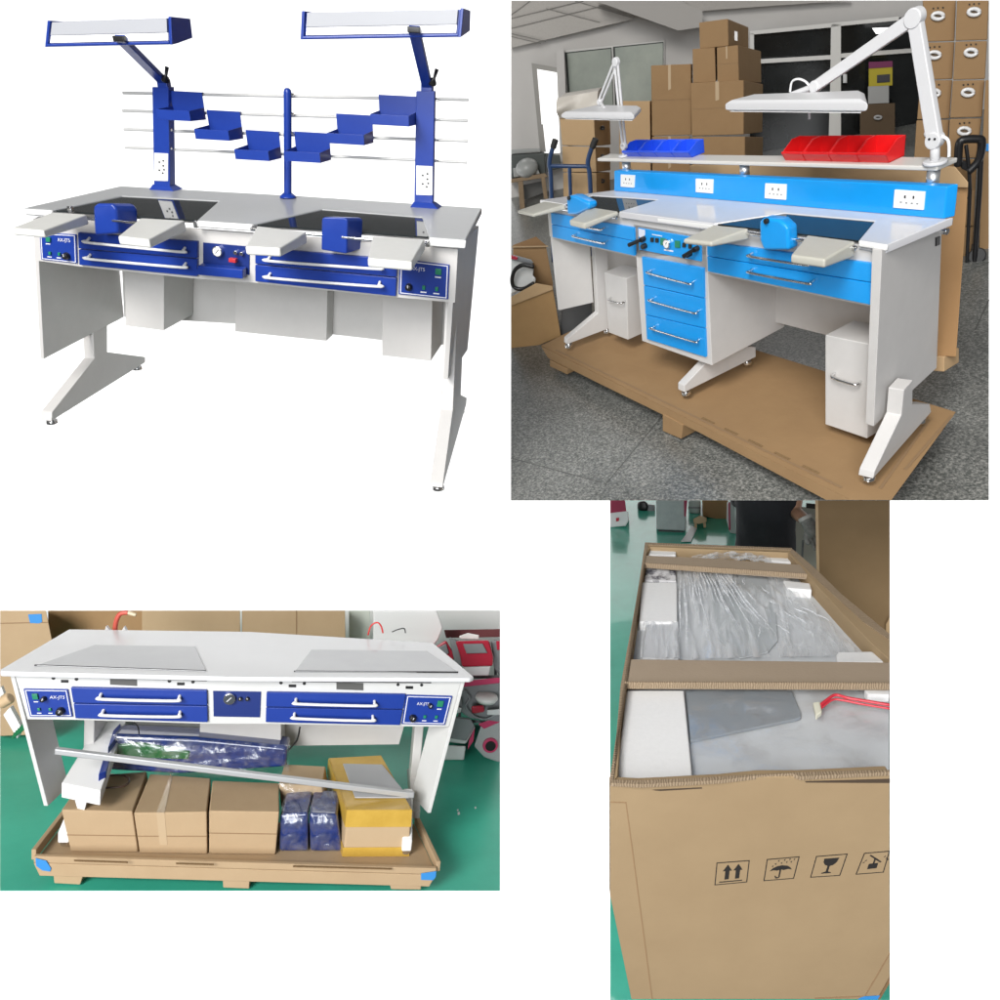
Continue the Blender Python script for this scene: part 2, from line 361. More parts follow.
tray_on_rail((170, 91.8), (202, 92.6), 0, 0, 'highest blue tray on the left, half hidden behind the left post')
tray_on_rail((206.8, 111), (240, 111.8), 0, 0, 'blue tray hanging second in the row from the left post')
tray_on_rail((245.8, 131), (279, 132.2), 0, 0, 'blue tray hanging just left of the thin centre post')
tray_on_rail((294.3, 132.5), (329.3, 134.6), 0, 0, 'blue tray hanging just right of the thin centre post')
tray_on_rail((336.3, 114.6), (372.4, 116.2), 0, 0, 'blue tray hanging second in the row from the right post')
tray_on_rail((378.7, 95.7), (416.3, 97), 0, 0, 'highest blue tray on the right, touching the right post')

# two hooded strip lamps on the posts
def strip_lamp(face, cap_r, arm, lever, label, rear, right):
    S = A; PL = Y(PY1 - .30)
    (tl, tr, br, bl) = face
    a = S.hits(face, PL)
    o = thing(S, 'strip_lamp', label, 'lamp', S.hit(arm[1], Y(PY1 - .005)))
    dep = Vector((.0, .12, -.02))
    up = Vector((0, .05, .012))
    tz = (a[0] + a[1]) / 2; 
    # hood: wedge shaped channel, open towards the front and down
    topb = [a[0] + Vector((0, .13, .0)), a[1] + Vector((0, .13, .0))]
    hood = prism([a[0], a[1], a[2], a[3]], [topb[0], topb[1], topb[1] + Vector((0, -.01, -.05)), topb[0] + Vector((0, -.01, -.05))])
    part(o, 'hood', hood, BLUE, .003)
    def inter(u, v): return (a[0] * (1 - u) + a[1] * u) * (1 - v) + (a[3] * (1 - u) + a[2] * u) * v
    n = Vector((0, -1, 0))
    q = [inter(.015, .02), inter(.985, .02), inter(.985, .57), inter(.015, .57)]
    part(o, 'reflector', prism([p + n * .013 for p in q], n * -.013), mat('lamp_reflector', (.42, .43, .46), .4), .001)
    q = [inter(.015, .585), inter(.985, .585), inter(.985, .89), inter(.015, .89)]
    part(o, 'diffuser', prism([p + n * .009 for p in q], n * -.009), TUBE_LIT)
    for u in (0, 1):
        e = Vector((.012, 0, 0)) * (1 if u else -1)
        pr = [a[1] if u else a[0], a[2] if u else a[3]]
        tb = topb[u]
        pts = [pr[0] + n * .012 + Vector((0, 0, .004)), pr[1] + n * .014 + Vector((0, 0, -.006)), pr[1] + Vector((0, .03, 0)), tb + Vector((0, 0, -.06)), tb + Vector((0, .006, .006))]
        part(o, 'end_cap', prism(pts, e), BLUE, .002)
    pts = [a[3] + n * .012, a[2] + n * .012]
    part(o, 'lower_lip', tube(pts, .0055, 8), BLUE)
    j = S.hit(arm[0], PL) + Vector((0, -.03, 0)); k = S.hit(arm[1], Y(PY1 - .005))
    x, w = frame_of(k - j); sx = Vector((1, 0, 0)); sy = (k - j).normalized().cross(sx)
    r0, r1 = .022, .022
    part(o, 'arm', prism([j - sx * r0 - sy * .012, j + sx * r0 - sy * .012, j + sx * r0 + sy * .012, j - sx * r0 + sy * .012], [k - sx * r1 - sy * .012, k + sx * r1 - sy * .012, k + sx * r1 + sy * .012, k - sx * r1 + sy * .012]), BLUE, .003)
    part(o, 'hinge', box(j.x - .024, j.x + .024, j.y - .012, j.y + .01, j.z - .014, j.z + .006), BLACK, .003)
    part(o, 'stem', box(k.x - .025, k.x + .025, k.y - .02, k.y + .015, S.hit((arm[1][0], 89), Y(PY1)).z - .03, k.z + .012), BLUE, .004)
    lb, lt = S.hit(lever[0], Y(PY1 - .05)), S.hit(lever[1], Y(PY1 - .05))
    part(o, 'clamp_lever', tube([lb + Vector((-.02, .02, 0)), lb, lb + (lt - lb) * .3, lt], [.015, .018, .006, .0085], 12), BLACK, smooth=True)
    return o
strip_lamp([(52.5, 22), (170, 18), (171, 43), (49.5, 45.5)], None, ((124, 38), (164, 82)), ((165.5, 79), (167, 67)), 'white fronted strip lamp on the left blue post, its arm leaning left', None, True)
strip_lamp([(306, 12.5), (461, 9.5), (458.5, 35.5), (304.5, 38)], None, ((416, 29), (427.5, 87)), ((433, 82), (437, 69)), 'white fronted strip lamp on the right blue post, its arm nearly upright', None, False)
# =================================================================== SET TWO: the same bench half packed on its carton tray
B3 = Set(0.16973, 0.12074, 0.09624, (-2.02188, 1.42857, 2.8279))
CARTON = mat('corrugated_carton', (.46, .335, .205), .8, spec=.2, noise=(5, .25, .75), col2=(.42, .30, .18), bump=(13, .22))
CARTON_D = mat('carton_brown', (.33, .21, .105), .8, spec=.2, noise=(4, .25, .75), col2=(.29, .18, .09), bump=(13, .22))
CARTON_EDGE = mat('carton_cut_edge', (.30, .20, .10), .9, spec=.1, noise=(120, .4, .6), col2=(.15, .09, .045), stretch=(3, 3, .4))
GREEN_FLOOR = mat('green_epoxy', (.055, .47, .33), .3, spec=.3, noise=(2.5, .3, .7), col2=(.042, .39, .27), bump=(30, .04))
BLUE_TAPE = mat('blue_tape', (.04, .25, .62), .45)
CREASE = mat('carton_crease', (.26, .165, .085), .85)
CLEAR_TAPE = mat('clear_tape', (.50, .375, .24), .22, spec=.6)
def quad_at(q):
    a0, a1, a2, a3 = [Vector(p) for p in q]
    at = lambda u, v: tuple((a0 * (1 - u) + a1 * u) * (1 - v) + (a3 * (1 - u) + a2 * u) * v)
    return at, lambda u0, v0, u1, v1: [at(u0, v0), at(u1, v0), at(u1, v1), at(u0, v1)]
def carton(S, name, label, front, topb, zt, m=CARTON, group=None, crease=None, tape=None, depth=None, zb=None, bevel=.006, cat='carton'):
    """a carton from its front face (TL TR BR BL, px) on the vertical plane of its lower edge, and its far top edge (px)"""
    a = S.hit(front[3], Z(zb or 0)); b_ = S.hit(front[2], Z(zb or 0)); pl = VP(a, b_)
    f = S.hits(front, pl); n = S.face(pl)
    if topb:
        k = S.hits(topb, Z((f[0].z + f[1].z) / 2)); dl, dr = k[0] - f[0], k[1] - f[1]
        dl.z = dr.z = 0
    else: dl = dr = -n * depth
    at = (f[2] + f[3]) / 2
    o = thing(S, name, label, cat, at, group)
    body = part(o, 'body', prism(f, [f[0] + dl, f[1] + dr, f[2] + dr, f[3] + dl]), m, bevel)
    def on(u, v): return (f[0] * (1 - u) + f[1] * u) * (1 - v) + (f[3] * (1 - u) + f[2] * u) * v
    if crease is not None:
        part(body, 'crease', prism([on(.005, crease) + n * .001, on(.995, crease) + n * .001, on(.995, crease + .02) + n * .001, on(.005, crease + .02) + n * .001], -n * .001), CREASE)
    if tape:
        u0, u1, v1 = tape
        p = [on(u0, 0), on(u1, 0), on(u1, v1), on(u0, v1)]
        part(body, 'tape_strip', prism([x + n * .0012 + UP * (.0012 if i < 2 else 0) for i, x in enumerate(p)], -n * .001), CLEAR_TAPE)
        t0, t1 = p[0], p[1]; e0 = t0 + dl; e1 = t1 + dr
        part(body, 'tape_strip', prism([t0 + UP * .0012, t1 + UP * .0012, e1 + UP * .0012, e0 + UP * .0012], -UP * .001), CLEAR_TAPE)
    return o, f, n, (dl, dr)

def bench_three():
    S = B3; H = .768; T = Z(H); X0 = 0
    fl, fr = S.hit((0, 671), T), S.hit((473.5, 677.5), T); FR = VP(fl, fr); nF = S.face(FR)
    FP = shift(FR, -.02 if nF.dot(FR[1]) > 0 else .02)
    b = thing(S, 'packed_workbench', 'bench without posts or arm pads, packed over cartons on a carton tray', 'workbench', S.hit((240, 850), Z(0)))
    top = [(.3, 669), (69, 629), (250, 631.5), (433, 642.5), (474, 676.5), (470, 678), (240, 677), (1, 671.5)]
    part(b, 'tabletop', S.slab(top, T, .022), mat('laminate_top_white', (.74, .75, .76), .22, noise=(7, .2, .8), col2=(.71, .72, .73)), .006)
    FILM = mat('filmed_glass', (.47, .48, .49), .1, spec=.8, noise=(4, .3, .7), col2=(.43, .44, .455), bump=(22, .05))
    for q in ([(36.5, 665.3), (95, 644.8), (195, 646.3), (206, 671)], [(295, 671.3), (311.5, 649.5), (427, 651), (458, 672)]):
        part(b, 'glass_panel', S.slab(q, T, .003, .004), FILM, .001)
    for p, q in (((35, 665.4), (206, 671.2)), ((294, 671.5), (458, 672.4))):
        part(b, 'glass_edge', tube([S.hit(p, T) + UP * .002 + nF * .003, S.hit(q, T) + UP * .002 + nF * .003], .0035, 6), BLACK)
    for p, q in (((37, 675.6), (207, 680.2)), ((292, 681), (431, 682.2))):
        part(b, 'shadow_gap_line', tube([S.hit(p, FP) + nF * .004, S.hit(q, FP) + nF * .004], .0035, 6), BLACK)  # black tubes stand in for the shadow line under the edge
    part(b, 'apron', S.slab([(14.5, 674), (461.5, 680), (449, 727), (401, 726.5), (265, 724), (208, 724), (74, 720), (27.5, 719.5)], FP, .02), mat('painted_steel_light', (.64, .645, .635), .42, noise=(14, .2, .8), col2=(.60, .605, .595)), .002)
    PW = MATS['painted_steel_light']
    # holes, slots and recesses in the apron
    for p in ((53.5, 678), (76.5, 679), (169.5, 681), (193, 681.8), (281, 682.8), (304.3, 683.4), (398, 684.6), (421.6, 685)):
        c = S.hit(p, FP); part(b, 'hole', cyl(c + nF * .0015, c - nF * .001, .007), BLACK)
    for x, y in ((64.6, 681.4), (180.8, 684), (292.4, 686), (409.4, 687.6)):
        part(b, 'slot', S.slab([(x - 3.8, y - 1.5), (x + 3.8, y - 1.4), (x + 3.8, y + 1.5), (x - 3.8, y + 1.4)], FP, .003, .0015), BLACK, .001)
    GAP = mat('dark_recess', (.09, .09, .085), .6)
    for q in ([(110, 679), (137, 679.6), (137, 686), (110, 684.6)], [(336.4, 682.4), (363.4, 683.2), (363.4, 690.4), (336.4, 689.4)]):
        part(b, 'recess', S.slab(q, FP, .004, .0015), GAP)
    for qs, hs in (([[(70.5, 687.6), (206.8, 690.5), (207.2, 705.4), (73, 703)], [(73.2, 703.8), (207.3, 706.2), (207.7, 722.5), (75.2, 718.5)]], (((100, 699.3), (177, 701)), ((102.5, 715.6), (177.5, 717)))),
                   ([[(266.5, 692.4), (406, 694.6), (403.2, 709.2), (266, 706.8)], [(266, 707.6), (403, 710), (400, 725.4), (265.6, 722.4)]], (((296.5, 704), (373.5, 706)), ((295, 718.6), (371.8, 721))))):
        for q, h in zip(qs, hs):
            d = part(b, 'drawer', S.slab(q, FP, .022, .014), BLUE, .003)
            part(d, 'handle', bar_handle(S, h[0], h[1], FP, .04, .0062, .012, .012), WHITE_METAL, smooth=True)
    for q, mir in (([(23.3, 689), (67.6, 689.6), (72.6, 717), (29.8, 717)], 0), ([(406.2, 695), (452.5, 696.3), (445, 725.2), (401.6, 724.2)], 1)):
        at, rec = quad_at(q)
        cp = part(b, 'control_panel', S.slab(q, FP, .01, .008), BLUE, .002); g = G()
        for r in ((.03, .04, .97, .065), (.03, .935, .97, .96), (.03, .065, .05, .935), (.95, .065, .97, .935)): g += S.slab(rec(*r), FP, .001, .0093)
        part(cp, 'border_line', g, LETTER)
        sx = (lambda u: 1 - u) if mir else (lambda u: u)
        for u, v, w, h in ((.22, .28, .13, .2), (.24, .74, .06, .1), (.50, .74, .06, .1)):
            u = sx(u); part(cp, 'switch', S.slab(rec(u - w / 2, v - h / 2, u + w / 2, v + h / 2), FP, .008, .016), GREEN_SW, .0015)
            part(cp, 'caption', S.slab(rec(u - .05, v + h / 2 + .06, u + .05, v + h / 2 + .09), FP, .001, .0093), LETTER)
        for u, v, r in ((.78, .74, .017), (.45, .3, .011)):
            c = S.hit(at(sx(u), v), FP) + nF * .008
            k = part(cp, 'knob', cyl(c, c + nF * .022, r, r * .8), BLACK, .002, True)
            part(k, 'pointer', tube([c + nF * .0232, c + nF * .0232 + Vector((.004, 0, .009))], .0016, 6), LETTER)
        u0 = .26 if mir else .58
        words(cp, 'lettering', 'AX-JT5', S.hit(at(u0, .3), FP) + nF * .008, S.hit(at(u0 + .2, .3), FP) + nF * .008, .018, LETTER)
    n = part(b, 'air_panel', S.slab([(213, 691), (261, 691.8), (260, 717.5), (213.6, 716.6)], FP, .004, .004), mat('blue_enamel_shaded', (.012, .03, .17), .3), .001)  # same blue, darkened for the niche's shade
    c = S.hit((230, 697.5), FP) + nF * .004
    gg = part(n, 'gauge', cyl(c, c + nF * .016, .024, n=24), CHROME, .002)
    part(gg, 'dial', cyl(c + nF * .0161, c + nF * .0172, .02, n=24), mat('dial_dark', (.05, .06, .07), .3)); part(gg, 'needle', tube([c + nF * .0185 + Vector((-.009, 0, -.009)), c + nF * .0185 + Vector((.009, 0, .009))], .0018, 6), LETTER)
    for p in ((240.5, 698), (247.6, 698)):
        c2 = S.hit(p, FP) + nF * .004; v_ = part(n, 'valve', cyl(c2, c2 + nF * .012, .008), BLACK, .001)
        part(v_, 'pointer', tube([c2 + nF * .0125, c2 + nF * .0125 + UP * .006], .0015, 6), LETTER)
    # side panels (thin plates) with the T columns inside them
    for top_, bot, rear, sgn in (((14.5, 676), (48, 806), (69, 786), 1), ((461.5, 681.5), (427.5, 813), (411, 795), -1)):
        f0, f1 = S.hit(top_, FP), S.hit(bot, FP)
        r1 = S.hit(rear, Z(f1.z)); r0 = r1.copy(); r0.z = f0.z; r0.x += (f0.x - f1.x)
        part(b, 'side_panel', prism([f0, f1, r1, r0], Vector((-.016 * sgn, 0, 0))), PW, .002)
        x = f1.x + sgn * .05; y0 = f1.y + .2; 
        z0 = .05
        col = part(b, 'leg', box(x - .022, x + .022, y0 + .06, y0 + .22, z0, H - .13), GREY_WHITE, .006)
        part(col, 'foot', prism([Vector((x - .024, y0 - .12, .03)), Vector((x - .024, y0 - .12, .07)), Vector((x - .024, y0 + .12, .16)), Vector((x - .024, y0 + .34, .03))], Vector((.048, 0, 0))), GREY_WHITE, .006)
    BY = S.hit((132, 742), Y(.5)).y; BY = Y(.5)
    part(b, 'back_panel', S.slab([(80, 700), (410, 705), (399, 744.5), (281, 746), (132, 743), (88, 741)], BY, .015), GREY_WHITE, .002)
    part(b, 'suction_box', S.slab([(200, 712), (281, 713), (281, 757), (199, 755)], Y(.36), .13), GREY_WHITE, .003)
    for x, y in ((63, 848), (406, 856)):
        p = S.hit((x, y), Z(.0)); q = [Vector((p.x - .022, p.y, 0)), Vector((p.x + .022, p.y, 0)), Vector((p.x + .022, p.y + .22, .12)), Vector((p.x - .022, p.y + .22, .12))]
        ft = part(b, 'foot', prism([v + UP * .02 for v in q], UP * .05), WHITE_METAL, .006); part(ft, 'foot_pad', cyl(p + UP * .02 + Vector((0, .03, 0)), p + Vector((0, .03, 0)), .022), CHROME, .002)
    return b, FP, nF
bench3, FP3, nF3 = bench_three()

def tray_three():
    S = B3; o = thing(S, 'pallet_tray', 'shallow corrugated carton tray on blocks under the half packed bench', 'pallet', S.hit((240, 862), Z(0)))
    z0 = -.012
    c = S.hits([(36, 860), (436, 872), (414, 824), (66, 820)], Z(z0))
    part(o, 'tray_floor', prism(c, -UP * .012), CARTON, .001)
    for i, j, hgt, nm in ((0, 1, .028, 'front_lip'), (1, 2, .045, 'side_lip'), (3, 0, .045, 'side_lip')):
        d = (c[j] - c[i]); n = Vector((d.y, -d.x, 0)).normalized() * .018
        part(o, nm, prism([c[i] + UP * .0005, c[j] + UP * .0005, c[j] + n + UP * .0005, c[i] + n + UP * .0005], UP * hgt), CARTON, .003)
    n = Vector(((c[1] - c[0]).y, -(c[1] - c[0]).x, 0)).normalized()
    f = [c[0] + n * .02, c[1] + n * .02]
    fb = [p - UP * .055 for p in f]
    part(o, 'skirt', prism([f[0], f[1], fb[1] - (f[1] - f[0]) * .015, fb[0] + (f[1] - f[0]) * .015], -n * .015), CARTON, .003)
    # torn corrugation marks along the lip
    for q in ([(74, 859.6), (128, 861.4), (128, 862.8), (74, 861)], [(176, 862.5), (214, 863.6), (214, 865), (176, 863.9)], [(293, 865.2), (392, 868), (392, 869.4), (293, 866.8)]):
        p = S.hits(q, Z(z0 + .031)); part(o, 'worn_edge', prism(p, -UP * .002), CARTON_EDGE)
    pl = VP(fb[0], fb[1]); pl = shift(pl, .0)
    for q in ([(52, 868), (85, 870), (80, 885), (54, 883.6)], [(222, 874.5), (250, 875.5), (249, 889), (223, 888)], [(388, 880), (421, 882), (421, 890), (391, 889.6)]):
        part(o, 'block', S.slab(q, pl, .16, -.004), CARTON, .004)
    for q, u in (([(35.4, 858.5), (46, 861), (51, 868.5), (50, 871.8), (42, 870.5), (36, 866)], 0), ([(421, 873.8), (436.2, 871.5), (436, 877), (433, 880.4), (421, 880)], 1)):
        pl2 = VP(f[0], f[1]); part(o, 'blue_tape', S.slab(q, pl2, .004, .004), BLUE_TAPE, .001)
    return z0
z3 = tray_three()
carton(B3, 'parts_carton', 'brown carton leftmost on the tray, with the white beam resting on it', [(61, 810), (132.5, 811.5), (138.3, 852.6), (70.5, 852)], [(85, 776), (147, 771)], 0, group='cartons on the tray', crease=.58, zb=z3)
carton(B3, 'parts_carton', 'brown carton with a clear tape strip, second from the left on the tray', [(133.5, 813), (206.8, 812), (207.4, 854.4), (139.6, 853.5)], [(150, 772.5), (210.6, 779)], 0, group='cartons on the tray', crease=.56, tape=(.31, .42, .78), zb=z3)
carton(B3, 'parts_carton', 'brown carton beside the blue wrapped packs on the tray', [(209, 811), (279.4, 812), (275.6, 855), (209, 854)], [(212.5, 780), (279, 783)], 0, group='cartons on the tray', crease=.5, zb=z3)
def yellow_box():
    S = B3
    o, f, n, (dl, dr) = carton(S, 'taped_carton', 'tan carton bound with yellow tape, a grey sheet lying on it', [(347.5, 810), (412, 810), (409, 856), (343, 856.5)], [(329, 758.5), (381, 756)], 0, m=mat('carton_tan', (.50, .37, .23), .7, noise=(5, .25, .75), col2=(.46, .335, .2)), zb=z3, bevel=.008)
    YT = mat('yellow_tape', (.60, .39, .075), .25, spec=.5, noise=(9, .3, .7), col2=(.50, .31, .05), bump=(25, .1))
    body = [c for c in o.children if c.name.startswith('body')][0]
    def on(u, v): return (f[0] * (1 - u) + f[1] * u) * (1 - v) + (f[3] * (1 - u) + f[2] * u) * v
    e = .003
    for v0, v1 in ((-.0, .36), (.80, 1.)):
        q = [on(-.004, v0), on(1.004, v0), on(1.004, v1), on(-.004, v1)]
        part(body, 'yellow_tape', prism([p + n * e for p in q], -n * (e - .0005)), YT, .001)
        l = [on(-.002, v0), on(-.002, v1)]; sd = Vector((-e, 0, 0))
        part(body, 'yellow_tape', prism([l[0] + sd, l[1] + sd, l[1] + dl + sd, l[0] + dl + sd], -sd * .8), YT)
    part(body, 'yellow_tape', prism([f[0] + UP * e + n * e, f[1] + UP * e + n * e, f[1] + dr + UP * e, f[0] + dl + UP * e], -UP * e * .8), YT, .001)
    zt = f[0].z + .012
    solo(S, 'metal_sheet', 'flat grey sheet lying on top of the yellow taped carton', 'sheet', prism(S.hits([(343, 763.5), (382, 764.4), (409, 797), (355, 797)], Z(zt)), -UP * .006), mat('grey_sheet', (.42, .43, .45), .35), .001)
yellow_box()

# film wrapped packs
FILMED_BLUE = mat('film_wrapped_blue', (.012, .04, .22), .12, spec=.8, coat=1., noise=(26, .45, .72), col2=(.008, .024, .13), bump=(30, .12))
FILM_CLEAR = film_mat('clear_film', .02, .26, sc=17, bump=.5, diff=.35, rough=.2)
def crumple(S, q, pl, t, amp=.01, off=0., nu=22, nv=14, sd=1):
    rnd = random.Random(sd); n = S.face(pl); P = [p + n * off for p in S.hits(q, pl)]
    k = [(rnd.uniform(3, 16), rnd.uniform(3, 16), rnd.uniform(0, 6.3)) for _ in range(7)]
    def fn(u, v):
        h = sum(abs(math.sin(a * u + b * v + c)) for a, b, c in k) / 7
        e = min(1, 6 * min(u, 1 - u, v, 1 - v))
        return n * (amp * h * e - (1 - e) * t * .5)
    return sheet(P, nu, nv, fn)
for q, nm in (([(280, 815), (308, 813), (308, 852), (279, 852)], 'film wrapped pack of blue parts, left of two on the tray'), ([(309, 814), (337, 815), (342, 852), (310, 852)], 'film wrapped pack of blue parts, right of two, touching the taped carton')):
    S = B3; a = S.hit(q[3], Z(z3)); pl = VP(a, S.hit(q[2], Z(z3))); f = S.hits(q, pl)
    o = thing(S, 'wrapped_pack', nm, 'pack', a, 'film wrapped packs on the tray')
    part(o, 'contents', prism(f, Vector((0, .2, .0))), FILMED_BLUE, .012)
    part(o, 'wrapping', crumple(S, q, pl, .02, .012, .006, sd=len(nm)) , FILM_CLEAR, smooth=True)
    tp = S.hits(q[:2], pl)
    part(o, 'wrapping', sheet([tp[0] + UP * .004, tp[1] + UP * .004, tp[1] + Vector((0, .2, .004)), tp[0] + Vector((0, .2, .004))], 16, 12, lambda u, v: UP * (.012 * abs(math.sin(9 * u + 5 * v)))), FILM_CLEAR, smooth=True)
S = B3
pl = Y(S.hit((300, 850), Z(z3)).y + .16)
fq = S.hits([(278.5, 784), (322, 786), (325, 806), (281, 808)], pl)
o = thing(S, 'filmed_carton', 'small tan carton under crumpled film behind the blue packs', 'carton', (fq[3].x, fq[3].y, fq[3].z))
part(o, 'body', prism(fq, Vector((0, .18, 0))), mat('carton_tan', (.5, .37, .23)), .006)
part(o, 'wrapping', crumple(S, [(278, 783), (323, 785), (326, 812), (281, 813)], pl, .01, .014, .006, sd=4), FILM_CLEAR, smooth=True)

# white beam leaning on the first carton, aluminium rail across, long wrapped blue bag
def beam():
    S = B3; zt = .26
    o = thing(S, 'white_beam', 'white folded steel beam lying across the leftmost carton', 'beam', S.hit((75, 800), Z(.16)))
    top = S.hits([(100, 722), (127, 721), (100.5, 790), (62, 783)], Z(.30)); 
    for i, z in enumerate((.36, .36, .27, .27)): 
        top[i] = S.hit([(99, 722), (126, 721), (100.5, 791), (61.5, 783)][i], Z(z))
    lo = [p - UP * d for p, d in zip(top, (.03, .03, .065, .065))]
    part(o, 'channel', prism(top, lo), WHITE_METAL, .004)
    e = [top[2], lo[2], lo[3], top[3]]
    part(o, 'end_tab', prism([lo[3] * .65 + lo[2] * .35, lo[3] * .35 + lo[2] * .65, lo[3] * .42 + lo[2] * .58 - UP * .05, lo[3] * .55 + lo[2] * .45 - UP * .05], Vector((0, .02, 0))), WHITE_METAL, .003)
    for q in ([(113, 733), (120.5, 725), (121, 733.5), (108, 750)], [(103, 762), (111, 757.5), (106, 774), (98.5, 777)]):
        pts = [S.hit(p, Z(.345 if q[0][1] < 750 else .30)) + UP * .012 for p in q]
        part(o, 'blue_bracket', prism(pts, -UP * .035), BLUE, .003)
    return o
beam()
def rail3():
    S = B3; a = S.hit((58.5, 747), shift(FP3, 0)) ; c = S.hit((413.5, 791), FP3)
    a = a + nF3 * .03; c = c + nF3 * .03
    d = (c - a).normalized(); w = UP * .013; n = nF3 * .012
    o = solo(S, 'aluminium_rail', 'long grey aluminium rail lying slanted across the cartons', 'rail', prism([a + w + n, a - w + n, a - w - n, a + w - n], [c + w + n, c - w + n, c - w - n, c + w - n]), mat('aluminium_dull', (.50, .51, .52), .4, metal=.35), .005)
rail3()
def bag3():
    S = B3; pl = Y(.30)
    o = thing(S, 'wrapped_bundle', 'long bundle of blue parts in clear film, lying over the cartons', 'bundle', S.hit((200, 778), pl))
    q = [(112, 735), (196, 738), (288, 747), (286, 768), (180, 775), (104, 771)]
    part(o, 'blue_parts', S.slab(q, pl, .12), FILMED_BLUE, .02)
    part(o, 'green_part', S.slab([(116, 745), (140, 743), (190, 752), (188, 760), (150, 759), (116, 757)], pl, .03, .012), mat('green_film_part', (.012, .12, .03), .15, coat=1., bump=(40, .5)), .008)
    part(o, 'wrapping', crumple(S, [(107, 733), (291, 744), (288, 778), (100, 774)], pl, .02, .03, .02, 40, 14, 9), FILM_CLEAR, smooth=True)
bag3()
for nm, pts, r, m, lb in (('black_cable', [(300, 727), (297, 740), (288, 752), (286, 770)], .004, BLACK, 'thin black cable hanging from the right drawers'),
                          ('brown_cable', [(106, 776), (122, 775), (129, 780), (124, 786), (104, 788)], .0045, mat('brown_cable', (.06, .03, .02), .4), 'dark brown cable loop lying on the leftmost carton'),
                          ('dark_cable', [(134, 722), (138, 727), (139, 734)], .003, BLACK, 'short dark cable hanging from the left drawers')):
    S = B3; pl = Y(.36) if nm == 'black_cable' else (Z(.215) if nm == 'brown_cable' else Y(.28))
    solo(S, nm, lb, 'cable', tube(bez([S.hit(p, pl) for p in pts]), r, 8), m, smooth=True)

# cables and clips behind the table top
S = B3; TB = Y(S.hit((250, 632), Z(.768)).y)
solo(S, 'red_hose', 'short red hose with a brass end standing behind the table top', 'hose', tube(bez(S.hits([(115, 631), (116, 622), (120, 614), (128, 612.5)], TB)), .011, 10), mat('red_hose', (.55, .09, .06), .4), smooth=True)
solo(S, 'brass_nozzle', 'small pale brass end fitted on the red hose', 'nozzle', cyl(S.hit((128, 612.5), TB), S.hit((136, 615), TB), .01, .008), mat('pale_brass', (.65, .55, .38), .35), .002)
for q, lb in (([(104, 632), (106, 626), (110, 631)], 'left of two small white clips beside the red hose'), ([(120, 633), (124, 626.5), (127, 632)], 'right of two small white clips beside the red hose')):
    solo(S, 'white_clip', lb, 'clip', S.slab(q, TB, .02), WHITE_METAL, .002, group='white clips by the hose')
solo(S, 'red_wire', 'thin red wire arched up behind the white table top', 'wire', tube(bez(S.hits([(368, 635), (371, 626), (377, 622.5), (381, 626), (383, 633)], TB)), .004, 8), mat('red_wire', (.6, .03, .03), .4), smooth=True)
solo(S, 'black_wire', 'short bent black wire behind the table top', 'wire', tube(bez(S.hits([(392, 632), (398, 629.5), (404, 628.5), (405.5, 633)], TB)), .003, 8), BLACK, smooth=True)

# the room behind: green floor, white wall, cartons, machines
def room_three():
    S = B3; ZF = Z(-.11); far = 2.2
    L, R_, Tp, Bt = 0, 500, 610.5, 890.5
    YW = Y(far)
    # horizon of floor against the wall
    wl = S.hit((0, 700), YW)
    import_pts = [(L, Bt), (R_, Bt)]
    fa = S.hits(import_pts, ZF)
    # floor runs back to the wall inside the visible wedge
    def floor_edge(px): 
        # pixel row where the wall plane meets the floor at column px
        lo, hi = 600., 890.
        for _ in range(50):
            m = (lo + hi) / 2; d = S.ray(px, m); p = S.hit((px, m), YW)
            if p.z > ZF[0].z: lo = m
            else: hi = m
        return lo
    e0, e1 = floor_edge(L), floor_edge(R_)
    fb = S.hits([(R_, e1), (L, e0)], ZF)
    struct(S, 'floor', prism(fa + fb, -UP * .002), GREEN_FLOOR)
    struct(S, 'back_wall', S.cut([(L, Tp), (R_, Tp), (R_, e1), (L, e0)], YW, Y(far + .1)), mat('white_plaster', (.85, .85, .85), .8, noise=(3, .3, .7), col2=(.82, .82, .82)))
    return far, e0, e1
far3, e30, e31 = room_three()
print('floor edge', e30, e31)
def wall_carton(q, y, d, label, group=None, S=B3, m=CARTON, name='tall_carton', cutedge=True):
    a = S.hits(q, Y(y)); o = thing(S, name, label, 'carton', ((a[2] + a[3]) / 2), group)
    bk = S.hits(q, Y(y + d)) if cutedge else [p + Vector((0, d, 0)) for p in a]
    return part(o, 'body', prism(a, bk), m, .003), o, a
GB = 'tall cartons behind the packed bench'
b_, o_, a_ = wall_carton([(0, 610.5), (46, 610.5), (52, 640), (50, 734), (0, 736)], 1.15, .3, 'tall carton at the left with a blue tape patch', GB)
part(o_, 'blue_tape', B3.slab([(28, 614.5), (41.5, 614), (42, 622), (39, 623.4), (30, 623)], Y(1.15), .002, .003), BLUE_TAPE)
part(o_, 'seam', B3.slab([(0, 623), (48, 622), (48, 622.8), (0, 623.8)], Y(1.15), .001, .002), CREASE)
wall_carton([(48, 610.5), (143, 610.5), (143, 660), (48, 660)], 1.5, .3, 'darker tall carton behind the red hose', GB, m=CARTON_D)
b_, o_, a_ = wall_carton([(142, 610.5), (240, 610.5), (240.5, 665), (142, 665)], 1.3, .3, 'wide tall carton behind the middle of the bench top', GB)
b_, o_, a_ = wall_carton([(242, 610.5), (345, 610.5), (346, 665), (242, 665)], 1.32, .3, 'tall carton with an upright seam, rightmost of the row', GB)
part(o_, 'seam', B3.slab([(296, 610.5), (297, 610.5), (297, 655), (296, 655)], Y(1.32), .001, .002), CREASE)
